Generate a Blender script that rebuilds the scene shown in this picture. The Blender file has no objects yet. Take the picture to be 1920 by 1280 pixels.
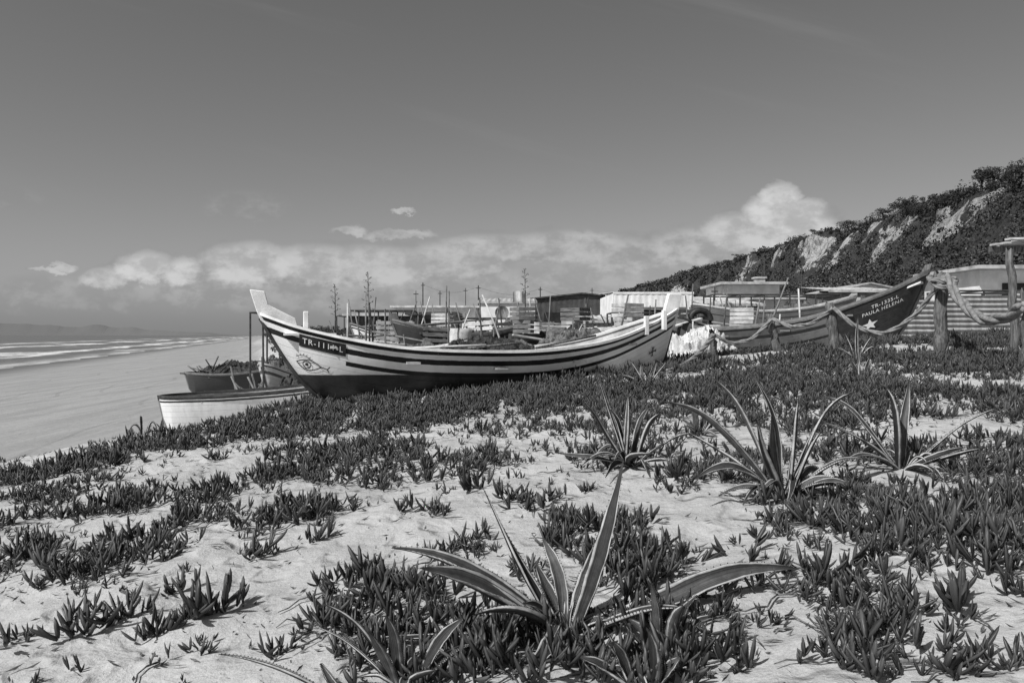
import bpy, math, random
import numpy as np
from mathutils import Vector, Matrix
random.seed(7); rng=np.random.default_rng(7)
F=1493.0; EYE=1.6
scene=bpy.context.scene; col=scene.collection
R=random.uniform
# ---------------------------------------------------------------- noise / terrain
def _h(ix,iy,s):
    n=(ix.astype(np.int64)*374761393+iy.astype(np.int64)*668265263+s*1442695041)&0xffffffff
    n=((n^(n>>13))*1274126177)&0xffffffff
    return ((n^(n>>16))&0xffff)/65535.0
def vn(x,y,s=0):
    x=np.asarray(x,float);y=np.asarray(y,float)
    ix=np.floor(x);iy=np.floor(y);fx=x-ix;fy=y-iy
    fx=fx*fx*(3-2*fx);fy=fy*fy*(3-2*fy)
    a=_h(ix,iy,s);b=_h(ix+1,iy,s);c=_h(ix,iy+1,s);d=_h(ix+1,iy+1,s)
    return (a*(1-fx)+b*fx)*(1-fy)+(c*(1-fx)+d*fx)*fy
def fbm(x,y,s=0,o=4):
    r=0;amp=.5
    for i in range(o):
        r=r+amp*vn(x*2**i,y*2**i,s+i*17);amp*=.5
    return r/(1-.5**o)
def sm(a,b,x):
    t=np.clip((x-a)/(b-a),0,1);return t*t*(3-2*t)
EY=[-50,2,8,11.3,13,15,17,22,28,36,45,70,200,20000]
EX=[-12,-9.5,-8.3,-7.3,-5.2,-4.2,-3.8,-4.5,-6.3,-8.2,-11.5,-20,-59,-6000]
def edge(y): return np.interp(y,EY,EX)
def ground(x,y):
    x=np.asarray(x,float);y=np.asarray(y,float)
    plane=-0.21+0.08*np.clip(x,-12,13)+0.057*np.clip(y,0,17)
    w=sm(17,23,y)
    dune=plane*(1-w)+0.95*w
    near=1-sm(18,26,y)
    dune=dune+near*(0.16*(fbm(x*.6,y*.6,3,2)-.5)+0.12*(fbm(x*1.9,y*1.9,9,3)-.5)+0.05*(fbm(x*4.3,y*4.3,5,3)-.5))+(1-near)*.25*(fbm(x*.3,y*.3,31,3)-.5)
    e=edge(y); xw=-65-0.3*(y-101)
    t=(e-x)/(e-xw)
    beach=-1.15-1.45*np.clip(t,0,1)-3*np.clip(t-1,0,3)
    beach=beach+0.06*(fbm(x*.5,y*.5,77,3)-.5)*np.clip(1.3-t,0,1)
    w2=sm(e-2.2,e+0.5,x+.5*(fbm(x*.8,y*.8,41,2)-.5))
    return beach*(1-w2)+dune*w2
def gz(x,y): return float(ground(x,y))
def spot(u,v):
    """surveyed sight line (bearing, depression) -> the point of ground it meets"""
    t=(u-960)/F;s=(v-628)/F
    ys=np.linspace(2.6,30,1400)
    k=int(np.argmax(EYE-s*ys<=ground(t*ys,ys)))
    if k==0: k=1399
    y=float(ys[k]);return t*y,y,gz(t*y,y)
# ---------------------------------------------------------------- materials
class NT:
    def __init__(s,nt): s.nt=nt
    def n(s,t,**k):
        nd=s.nt.nodes.new(t)
        for a,b in k.items(): setattr(nd,a,b)
        return nd
    def put(s,sock,v):
        if isinstance(v,bpy.types.NodeSocket): s.nt.links.new(v,sock)
        elif v is not None: sock.default_value=v
    def m(s,op,a,b=None,c=None,clamp=False):
        nd=s.n('ShaderNodeMath',operation=op);nd.use_clamp=clamp
        s.put(nd.inputs[0],a)
        if b is not None:s.put(nd.inputs[1],b)
        if c is not None:s.put(nd.inputs[2],c)
        return nd.outputs[0]
    def mix(s,f,a,b):
        nd=s.n('ShaderNodeMix',data_type='FLOAT');s.put(nd.inputs[0],f);s.put(nd.inputs[2],a);s.put(nd.inputs[3],b);return nd.outputs[0]
    def mr(s,x,a,b,c=0.0,d=1.0,smooth=True):
        nd=s.n('ShaderNodeMapRange')
        nd.interpolation_type='SMOOTHSTEP' if smooth else 'LINEAR'
        for i,v in enumerate((x,a,b,c,d)): s.put(nd.inputs[i],v)
        return nd.outputs[0]
    def noise(s,vec,scale,detail=4,rough=.55):
        nd=s.n('ShaderNodeTexNoise');s.put(nd.inputs['Vector'],vec);nd.inputs['Scale'].default_value=scale
        nd.inputs['Detail'].default_value=detail;nd.inputs['Roughness'].default_value=rough;return nd.outputs[0]
    def attr(s,name):
        return s.n('ShaderNodeAttribute',attribute_name=name).outputs['Fac']
    def coord(s,scale=(1,1,1),kind='Object'):
        tc=s.n('ShaderNodeTexCoord');mp=s.n('ShaderNodeMapping');mp.inputs['Scale'].default_value=scale
        s.nt.links.new(tc.outputs[kind],mp.inputs['Vector']);return mp.outputs[0]
def newmat(name):
    m=bpy.data.materials.new(name);m.use_nodes=True;nt=NT(m.node_tree)
    return m,nt,m.node_tree.nodes['Principled BSDF']
def gray(nt,bsdf,val):
    c=nt.n('ShaderNodeCombineColor')
    for i in range(3): nt.put(c.inputs[i],val)
    nt.nt.links.new(c.outputs[0],bsdf.inputs['Base Color'])
def bump(nt,bsdf,h,st=.3,dist=.02):
    b=nt.n('ShaderNodeBump');nt.put(b.inputs['Strength'],st);b.inputs['Distance'].default_value=dist
    nt.put(b.inputs['Height'],h);nt.nt.links.new(b.outputs[0],bsdf.inputs['Normal'])
def mat(name,v1,v2,scale=6,rough=.8,bst=.3,bscale=30,stretch=(1,1,1),bd=.01,metal=0):
    m,nt,b=newmat(name);c=nt.coord(stretch)
    n=nt.noise(c,scale,6,.65);gray(nt,b,nt.mr(n,.32,.68,v1,v2))
    bump(nt,b,nt.noise(c,bscale,4),bst,bd);b.inputs['Roughness'].default_value=rough;b.inputs['Metallic'].default_value=metal
    b.inputs['Specular IOR Level'].default_value=.25
    return m
M={}
M['white']=mat('weathered_white_paint',.6,.84,3,.6,.25,25)
M['whitewall']=mat('whitewashed_wall',.6,.82,1.5,.85,.2,20)
M['offwhite']=mat('dirty_white',.3,.6,3,.8,.3,20)
M['black']=mat('black_paint',.012,.04,8,.5,.2,25)
M['dark']=mat('dark_paint',.03,.08,4,.7,.2,25)
M['mid']=mat('grey_paint',.12,.22,4,.7,.2,25)
M['wood']=mat('weathered_wood',.05,.2,5,.85,.8,12,(6,6,.7),bd=.02)
M['woodx']=mat('weathered_planks',.06,.2,5,.85,.5,12,(.7,5,5))
M['rope']=mat('hemp_rope',.12,.27,9,.95,.5,90)
M['net']=mat('fishing_net_dark',.015,.09,9,.95,1,60,bd=.03)
M['netl']=mat('fishing_net_grey',.05,.22,7,.95,1,60,bd=.03)
M['metal']=mat('galvanised_sheet',.2,.36,2,.6,.1,15,(3,3,.6))
M['metald']=mat('dark_sheet',.035,.07,2,.6,.1,15)
M['roof']=mat('fibre_cement_roof',.25,.5,2,.85,.2,12)
M['glass']=mat('window_dark',.015,.03,3,.25,.02,4)
M['tarp']=mat('tarpaulin',.35,.7,2.5,.6,.5,9,bd=.05)
M['bush']=mat('bush_foliage',.02,.075,1.5,.85,.2,20)
M['dry']=mat('dry_litter',.03,.16,30,.95,.3,60)
M['stalk']=mat('dry_stalk',.06,.14,8,.9,.3,40)
M['frame']=mat('rusty_frame',.03,.07,10,.8,.2,40)
M['far']=mat('hazy_mountain',.115,.13,.0008,1,.0,1)  # lighter grey mimics distance haze, put into the base colour
M['trunk']=mat('bark',.04,.09,4,.9,.5,20)
def sand():
    m,nt,b=newmat('sand');c=nt.coord()
    sp=nt.n('ShaderNodeSeparateXYZ');nt.nt.links.new(c,sp.inputs[0])
    x,y,z=sp.outputs
    big=nt.noise(c,.6,6,.65);fine=nt.noise(c,60,3,.7)
    grain=nt.noise(c,300,2,.7)
    v=nt.mr(big,.3,.7,.35,.45)
    v=nt.m('MULTIPLY',v,nt.mr(fine,.25,.75,.86,1.1))
    v=nt.m('MULTIPLY',v,nt.mr(grain,.3,.7,.82,1.15))
    vo=nt.n('ShaderNodeTexVoronoi');vo.inputs['Scale'].default_value=22;nt.put(vo.inputs['Vector'],nt.coord((1,1,0)))
    keep=nt.mr(nt.noise(c,1.7,3),.45,.6)
    speck=nt.m('MULTIPLY',nt.m('LESS_THAN',vo.outputs['Distance'],.12),keep)
    v=nt.mix(nt.m('MULTIPLY',speck,.6),v,.1)
    s=nt.m('ADD',nt.m('ADD',x,65),nt.m('MULTIPLY',nt.m('SUBTRACT',y,101),.3))
    s=nt.m('ADD',s,nt.m('MULTIPLY',nt.noise(c,.05,3),7))
    wet=nt.mr(s,5,16,1,0)
    low=nt.mr(z,-.5,-1.1,0,1)
    v=nt.mix(nt.m('MULTIPLY',low,.75),v,.25)
    tc=nt.coord((.9,.07,1));tr=nt.noise(tc,1.2,5,.7)
    v=nt.m('MULTIPLY',v,nt.mix(low,1.0,nt.mr(tr,.35,.65,.88,1.07)))
    tk=nt.m('ADD',nt.m('ADD',x,nt.m('MULTIPLY',y,.31)),nt.m('MULTIPLY',nt.noise(nt.coord((.05,.05,0)),1,2),9))
    ff=nt.m('ABSOLUTE',nt.m('SUBTRACT',nt.m('FRACT',nt.m('DIVIDE',tk,2.6)),.5))
    tm=nt.m('MULTIPLY',nt.mr(ff,.03,.06,1,0),nt.m('MULTIPLY',low,nt.mr(nt.noise(nt.coord((.12,.03,0)),1,3),.45,.6)))
    v=nt.m('MULTIPLY',v,nt.mix(tm,1.0,.86))
    v=nt.mix(wet,v,.12)
    gray(nt,b,v)
    b.inputs['Roughness'].default_value=.95;b.inputs['Specular IOR Level'].default_value=.1
    h=nt.m('ADD',nt.m('ADD',nt.m('MULTIPLY',nt.noise(c,7,7,.6),1),nt.m('MULTIPLY',fine,.14)),nt.m('MULTIPLY',nt.mr(nt.noise(c,3.3,2,.4),.35,.5),.8))
    bump(nt,b,h,nt.mix(low,.85,.25),.05);return m
M['sand']=sand()
def water():
    m,nt,b=newmat('sea_water');c=nt.coord()
    sp=nt.n('ShaderNodeSeparateXYZ');nt.nt.links.new(c,sp.inputs[0]);x,y,z=sp.outputs
    s=nt.m('MULTIPLY',nt.m('ADD',nt.m('ADD',x,65),nt.m('MULTIPLY',nt.m('SUBTRACT',y,101),.3)),-1)
    al=nt.m('ADD',nt.m('MULTIPLY',y,.04),nt.m('MULTIPLY',x,-.012))
    cb=nt.n('ShaderNodeCombineXYZ');nt.put(cb.inputs[0],nt.m('MULTIPLY',s,.13));nt.put(cb.inputs[1],nt.m('MULTIPLY',al,.55))
    n=nt.noise(cb.outputs[0],1.0,7,.7)
    wob=nt.noise(cb.outputs[0],.5,2)
    wave=nt.m('SINE',nt.m('ADD',nt.m('MULTIPLY',s,.17),nt.m('MULTIPLY',wob,9)))
    f=nt.m('ADD',n,nt.m('MULTIPLY',wave,.13))
    foam=nt.m('MULTIPLY',nt.mr(f,.52,.68),nt.mr(s,140,60,0,1))
    shore=nt.mr(s,9,0,0,.7)
    foam=nt.m('MAXIMUM',foam,nt.m('MULTIPLY',shore,nt.mr(n,.35,.6)))
    gray(nt,b,nt.mix(foam,.12,.6))
    nt.put(b.inputs['Roughness'],nt.mix(foam,.4,.9))
    bump(nt,b,nt.noise(nt.coord((1,.4,1)),.5,6,.6),.6,.6);return m
M['water']=water()
def succulent():
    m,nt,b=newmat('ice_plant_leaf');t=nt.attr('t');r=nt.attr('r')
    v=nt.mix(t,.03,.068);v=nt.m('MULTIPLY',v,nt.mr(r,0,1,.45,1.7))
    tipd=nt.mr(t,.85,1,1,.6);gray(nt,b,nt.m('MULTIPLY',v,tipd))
    b.inputs['Roughness'].default_value=.42;b.inputs['Specular IOR Level'].default_value=.3;return m
M['ice']=succulent()
def agm():
    m,nt,b=newmat('variegated_agave_leaf');e=nt.attr('e');t=nt.attr('t');c=nt.coord((1,1,1))
    st=nt.n('ShaderNodeCombineXYZ');nt.put(st.inputs[0],nt.m('MULTIPLY',nt.attr('u'),9));nt.put(st.inputs[1],nt.m('MULTIPLY',t,1.3));nt.put(st.inputs[2],nt.attr('r'))
    streak=nt.noise(st.outputs[0],1.3,4,.7)
    v=nt.mr(streak,.34,.72,.022,.08)
    v=nt.m('MULTIPLY',v,nt.mr(nt.m('FRACT',nt.m('MULTIPLY',nt.attr('r'),1.7)),0,1,.5,1.7))
    mar=nt.mr(nt.m('ADD',e,nt.m('MULTIPLY',nt.m('SUBTRACT',streak,.5),.22)),.72,.82);v=nt.mix(mar,v,.42)
    v=nt.mix(nt.mr(e,.965,.985),v,.05)
    v=nt.m('MULTIPLY',v,nt.mr(nt.noise(c,14,5,.7),.3,.7,.6,1.15))
    v=nt.mix(nt.mr(t,.88,.97),v,.03)
    gray(nt,b,v);b.inputs['Roughness'].default_value=.5;b.inputs['Specular IOR Level'].default_value=.25
    bump(nt,b,streak,.3,.01);return m
M['agave']=agm()
def forest():
    m,nt,b=newmat('forest_foliage');c=nt.coord()
    v=nt.m('MULTIPLY',nt.mr(nt.noise(c,.10,5,.7),.35,.65,.022,.095),nt.mr(nt.attr('r'),0,1,.6,1.4))
    gray(nt,b,v);b.inputs['Roughness'].default_value=.9;b.inputs['Specular IOR Level'].default_value=.05;return m
M['forest']=forest()
def hillm():
    m,nt,b=newmat('hillside_scrub_and_cliff');c=nt.coord()
    cl=nt.attr('cliff');n=nt.noise(nt.coord((1,1,1.2)),.22,8,.78)
    k=nt.mr(nt.m('ADD',cl,nt.m('MULTIPLY',nt.m('SUBTRACT',n,.5),3.4)),.42,.54)
    rock=nt.mr(nt.noise(nt.coord((1,1,.9)),.45,8,.8),.36,.58,.14,.56)
    gray(nt,b,nt.mix(k,nt.mr(n,.3,.7,.025,.07),rock))
    bump(nt,b,nt.noise(nt.coord((1,1,.8)),.4,8,.75),1,3);b.inputs['Roughness'].default_value=.95;return m
M['hill']=hillm()
def hullmat(name,base,stripes,bottom=None,bz=0,planks=.16,dirtk=.8,taper=None):
    m,nt,b=newmat(name);c=nt.coord();d=nt.attr('depth');a=nt.attr('along')
    sp=nt.n('ShaderNodeSeparateXYZ');nt.nt.links.new(c,sp.inputs[0]);z=sp.outputs[2]
    if taper: d=nt.m('MULTIPLY',d,nt.mr(a,taper[0],taper[1],1,taper[2]))
    wob=nt.m('MULTIPLY',nt.m('SUBTRACT',nt.noise(c,6,3),.5),.016)
    dd=nt.m('ADD',d,wob)
    dirt=nt.noise(nt.coord((1.6,1.6,.35)),2.2,6,.7);v=nt.mr(dirt,.3,.62,base*dirtk,base)
    if bottom is not None:
        v=nt.mix(nt.mr(nt.m('ADD',z,wob),bz-.01,bz+.01,1,0),v,nt.mr(dirt,.3,.7,bottom*.8,bottom*1.5))
    for s in stripes:
        k=nt.m('MULTIPLY',nt.m('GREATER_THAN',dd,s[0]),nt.m('LESS_THAN',dd,s[1]))
        if len(s)>3: k=nt.m('MULTIPLY',k,nt.m('GREATER_THAN',a,s[3]))
        if len(s)>4: k=nt.m('MULTIPLY',k,nt.m('LESS_THAN',nt.m('ADD',a,nt.m('MULTIPLY',d,.35)),s[4]))
        v=nt.mix(k,v,nt.mr(nt.noise(c,11,5,.7),.3,.75,s[2]*.8,s[2]*1.4))
    chip=nt.mr(nt.noise(c,19,6,.75),.64,.69);v=nt.mix(nt.m('MULTIPLY',chip,.7),v,.2)
    fr=nt.m('FRACT',nt.m('DIVIDE',d,planks));line=nt.mr(nt.m('ABSOLUTE',nt.m('SUBTRACT',fr,.5)),.015,.04,1,0)
    v=nt.m('MULTIPLY',v,nt.mix(line,1,.7))
    gray(nt,b,v);b.inputs['Roughness'].default_value=.5;b.inputs['Specular IOR Level'].default_value=.3
    h=nt.m('ADD',nt.m('MULTIPLY',line,-1),nt.m('MULTIPLY',nt.noise(c,3,4),1.2));bump(nt,b,h,.5,.012);return m
# ---------------------------------------------------------------- mesh helpers
def meta(o,label=None,cat=None,group=None,kind=None):
    if label:o['label']=label
    if cat:o['category']=cat
    if group:o['group']=group
    if kind:o['kind']=kind
    return o
def npmesh(name,V,quads=None,tris=None,material=None,smooth=True,attrs=None):
    me=bpy.data.meshes.new(name)
    quads=np.zeros((0,4),np.int32) if quads is None else np.asarray(quads,np.int32).reshape(-1,4)
    tris=np.zeros((0,3),np.int32) if tris is None else np.asarray(tris,np.int32).reshape(-1,3)
    V=np.asarray(V,np.float32)
    me.vertices.add(len(V));me.vertices.foreach_set('co',V.ravel())
    nl=len(quads)*4+len(tris)*3;me.loops.add(nl)
    me.loops.foreach_set('vertex_index',np.concatenate([quads.ravel(),tris.ravel()]).astype(np.int32))
    me.polygons.add(len(quads)+len(tris))
    ls=np.concatenate([np.arange(len(quads))*4,len(quads)*4+np.arange(len(tris))*3]).astype(np.int32)
    me.polygons.foreach_set('loop_start',ls)
    me.polygons.foreach_set('use_smooth',np.full(len(ls),smooth))
    me.update(calc_edges=True)
    for k,a in (attrs or {}).items():
        at=me.attributes.new(k,'FLOAT','POINT');at.data.foreach_set('value',np.asarray(a,np.float32))
    if material:me.materials.append(material)
    o=bpy.data.objects.new(name,me);col.objects.link(o);return o
class MB:
    def __init__(s): s.v=[];s.f=[]
    def box(s,c,size,rot=None):
        n=len(s.v);R_=rot or Matrix.Identity(3)
        for dx in(-.5,.5):
            for dy in(-.5,.5):
                for dz in(-.5,.5):
                    p=R_@Vector((dx*size[0],dy*size[1],dz*size[2]));s.v.append((c[0]+p.x,c[1]+p.y,c[2]+p.z))
        for q in((0,1,3,2),(4,6,7,5),(0,4,5,1),(2,3,7,6),(0,2,6,4),(1,5,7,3)): s.f.append(tuple(n+i for i in q))
        return s
    def tube(s,path,r,n=6,cap=True):
        base=len(s.v);P=[Vector(p) for p in path];k=len(P)
        for i,p in enumerate(P):
            t=(P[min(i+1,k-1)]-P[max(i-1,0)]).normalized()
            a=t.cross(Vector((0,0,1)))
            if a.length<.15:a=t.cross(Vector((1,0,0)))
            a.normalize();b=t.cross(a)
            rr=r[i] if isinstance(r,(list,tuple)) else r
            for j in range(n):
                an=2*math.pi*j/n;q=p+a*math.cos(an)*rr+b*math.sin(an)*rr;s.v.append(tuple(q))
        for i in range(k-1):
            for j in range(n):
                s.f.append((base+i*n+j,base+i*n+(j+1)%n,base+(i+1)*n+(j+1)%n,base+(i+1)*n+j))
        if cap:
            s.f.append(tuple(base+j for j in range(n))[::-1]);s.f.append(tuple(base+(k-1)*n+j for j in range(n)))
        return s
    def prism(s,poly,y0,y1):
        n=len(s.v);k=len(poly)
        for a,z in poly:s.v.append((a,y0,z))
        for a,z in poly:s.v.append((a,y1,z))
        s.f.append(tuple(range(n,n+k)));s.f.append(tuple(range(n+2*k-1,n+k-1,-1)))
        for i in range(k):
            j=(i+1)%k;s.f.append((n+i,n+k+i,n+k+j,n+j))
        return s
    def ball(s,c,r,n=8,m=5,sq=1):
        b=len(s.v)
        for i in range(m+1):
            th=math.pi*i/m
            for j in range(n):
                ph=2*math.pi*j/n;s.v.append((c[0]+r*math.sin(th)*math.cos(ph),c[1]+r*math.sin(th)*math.sin(ph),c[2]+r*sq*math.cos(th)))
        for i in range(m):
            for j in range(n): s.f.append((b+i*n+j,b+i*n+(j+1)%n,b+(i+1)*n+(j+1)%n,b+(i+1)*n+j))
        return s
    def corr(s,p0,ux,uy,w,h,pitch=.16,amp=.02):
        ux=Vector(ux).normalized();uy=Vector(uy).normalized();nn=ux.cross(uy);n=max(4,int(w/pitch*6));b=len(s.v);p0=Vector(p0)
        for i in range(n+1):
            d=w*i/n;o=amp*math.sin(2*math.pi*d/pitch)
            for hh in(0,h): s.v.append(tuple(p0+ux*d+uy*hh+nn*o))
        for i in range(n): s.f.append((b+2*i,b+2*i+2,b+2*i+3,b+2*i+1))
        return s
    def obj(s,name,material,parent=None,smooth=False,bevel=0):
        me=bpy.data.meshes.new(name);me.from_pydata(s.v,[],s.f);me.update()
        if smooth:
            for p in me.polygons:p.use_smooth=True
        me.materials.append(material);o=bpy.data.objects.new(name,me);col.objects.link(o)
        if parent:o.parent=parent
        if bevel:
            m=o.modifiers.new('bevel','BEVEL');m.width=bevel;m.segments=1;m.limit_method='ANGLE'
        return o
def empty(name,loc,rotz=0,label=None,cat=None,group=None):
    e=bpy.data.objects.new(name,None);e.empty_display_size=.3;e.location=loc;e.rotation_euler=(0,0,rotz);col.objects.link(e)
    return meta(e,label,cat,group)
# ---------------------------------------------------------------- ground, sea, mountains
def axis(lo,hi,step,far_lo,far_hi,g=1.09):
    mid=list(np.arange(lo,hi,step));a=[];d=step;p=lo
    while p>far_lo: d*=g;p-=d;a.append(p)
    b=[];d=step;p=mid[-1]
    while p<far_hi: d*=g;p+=d;b.append(p)
    return np.array(a[::-1]+mid+b)
xs=axis(-9,12,.05,-20000,20000);ys=axis(2.4,18,.045,-60,25000)
X,Y=np.meshgrid(xs,ys);Z=ground(X,Y);nx,ny=len(xs),len(ys)
def gridq(ny,nx):
    i=np.arange(ny-1)[:,None]*nx+np.arange(nx-1)[None,:];i=i.ravel()
    return np.stack([i,i+1,i+nx+1,i+nx],1)
o=npmesh('ground',np.stack([X.ravel(),Y.ravel(),Z.ravel()],1),gridq(ny,nx),None,M['sand']);meta(o,kind='structure')
o=npmesh('sea',[(-22000,-200,-2.6),(0,-200,-2.6),(0,25000,-2.6),(-22000,25000,-2.6)],[(0,1,2,3)],None,M['water']);meta(o,kind='structure')
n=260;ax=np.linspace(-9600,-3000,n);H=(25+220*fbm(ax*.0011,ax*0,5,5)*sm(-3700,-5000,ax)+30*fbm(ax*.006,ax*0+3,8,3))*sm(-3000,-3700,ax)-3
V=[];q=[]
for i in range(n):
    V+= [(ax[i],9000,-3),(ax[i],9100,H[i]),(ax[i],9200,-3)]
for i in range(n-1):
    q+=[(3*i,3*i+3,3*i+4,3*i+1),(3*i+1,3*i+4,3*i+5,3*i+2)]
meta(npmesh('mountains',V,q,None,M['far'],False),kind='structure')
RY=[40,100,170,260,380,520,680,800,900];RX=[88,98,109,129,137,138,128,112,95];RH=[24,27,31.5,40,43.5,45,46,40,12]
CL=[(330,20,.84),(290,12,.80),(302,8,.70),(228,9,.85),(238,6,.76),(252,6,.86),(176,7,.86),(184,6,.76),(196,6,.84),(430,18,.78),(560,14,.7),(270,7,.88),(370,10,.86)]
def hillf(y,v):
    rx=np.interp(y,RY,RX);rh=np.interp(y,RY,RH)
    x=rx-62*(1-v)+10*(fbm(y*.03,v*3,2,4)-.5)*2
    p=.55*sm(0,1,v)+.15*np.clip(v,0,1)+.30*sm(.66,.88,v+.15*(fbm(y*.04,v*0,19,3)-.5))
    h=rh*p+(fbm(y*.045,v*6,6,5)-.5)*9*np.clip(v*2,0,1)-np.clip(v-1.1,0,1)*6
    c=0
    for cy,cr,cv in CL: c=np.maximum(c,np.clip(1.2-np.hypot((y-cy+10*(fbm(y*.1,v*9,66,3)-.5))/cr,(v-cv+.08*(fbm(y*.15,v*12,67,3)-.5))/.10),0,1))
    return x,h+.5,c
vy=np.concatenate([np.arange(40,320,1.2),np.arange(320,901,3.0)]);vv=np.linspace(0,1.7,130)
YY,VV=np.meshgrid(vy,vv,indexing='ij');hx,hh,hc=hillf(YY,VV)
o=npmesh('hill',np.stack([hx.ravel(),YY.ravel(),hh.ravel()],1),gridq(len(vy),len(vv)),None,M['hill'],True,{'cliff':hc.ravel()});meta(o,kind='structure')
def leafcloud(C,rad,n,size,flat=.6,seed=1):
    g=np.random.default_rng(seed);k=len(C)
    d=g.normal(size=(k,n,3));d/=np.linalg.norm(d,axis=2,keepdims=True)
    rr=g.uniform(.35,1,(k,n,1))**.6;P=C[:,None,:]+d*rr*rad[:,None,None]*np.array([1,1,flat])
    P=P.reshape(-1,3);a=g.normal(size=P.shape);a/=np.linalg.norm(a,axis=1,keepdims=True)
    b=np.cross(a,g.normal(size=P.shape));b/=np.linalg.norm(b,axis=1,keepdims=True)
    s=(np.repeat(size,n) if np.ndim(size) else size)*g.uniform(.6,1.3,len(P));s=s[:,None]
    V=np.stack([P-a*s,P+b*s*.7,P+a*s,P-b*s*.7],1).reshape(-1,3)
    Q=np.arange(len(V)).reshape(-1,4);r=np.repeat(g.uniform(0,1,len(P)),4)
    return V,Q,r
k=8500;ty=40+ (rng.uniform(0,1,k)**1.25)*850;tv=rng.uniform(.0,1.12,k);tx,th,tc=hillf(ty,tv)
keep=(tc<.15+.35*rng.uniform(0,1,k))|(rng.uniform(0,1,k)<.1);keep&=fbm(ty*.05,tv*8,88,3)>.30
ty,tx,th=ty[keep],tx[keep],th[keep];rad=.9+2.9*rng.uniform(0,1,len(ty))**1.8
C=np.stack([tx,ty,th+rad*.35],1)
V,Q,r=leafcloud(C,rad,60,.14+ty*.0008,.8,3)
meta(npmesh('hillside_forest',V,Q,None,M['forest'],False,{'r':r}),'dense dark pine and scrub wood covering the hillside','woodland',kind='stuff')
def pine_mesh(seed):
    g=random.Random(seed);mb=MB();h=g.uniform(5,6.5)
    tr=[(0,0,-.5),(g.uniform(-.2,.2),0,h*.35),(g.uniform(-.5,.5),.2,h*.7),(g.uniform(-.4,.4),0,h*.92)]
    mb.tube(tr,[.28,.22,.16,.07],6);cs=[];rs=[]
    for i in range(13):
        a=g.uniform(0,6.28);l=g.uniform(.4,2.6);st=Vector(tr[2]);e=Vector((st.x+math.cos(a)*l,st.y+math.sin(a)*l,h*g.uniform(.45,1.02)))
        mb.tube([st,(st+e)/2+Vector((0,0,-.2)),e],[.09,.06,.03],5);cs.append(tuple(e));rs.append(g.uniform(.7,1.4))
    V,Q,r=leafcloud(np.array(cs),np.array(rs),110,.15,.7,seed)
    return mb,V,Q,r
protos=[pine_mesh(s) for s in(1,2,3,4)]
pm=[]
for mb,V,Q,r in protos:
    t=mb.obj('trunk',M['trunk'],None,True);c=npmesh('crown',V,Q,None,M['forest'],False,{'r':r});pm.append((t.data,c.data))
    bpy.data.objects.remove(t);bpy.data.objects.remove(c)
for i in range(110):
    y=150+ i*2.6+R(-3,3) if i<50 else 280+(i-50)*5+R(-3,3)
    v=R(.86,1.03);x,h,_=hillf(np.array(y),np.array(v));s=random.choice([.35,.45,.55,.65,.95])*R(.85,1.15)
    e=empty('pine_tree',(float(x),y,float(h)-.5),R(0,6),'wind-shaped dark pine on the hill ridge','tree','pines along the ridge');e.scale=(s*1.2,s*1.2,s*.9)
    a,b=pm[i%4]
    for nm,d in(('trunk',a),('crown',b)):
        o=bpy.data.objects.new(nm,d);col.objects.link(o);o.parent=e
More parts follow.
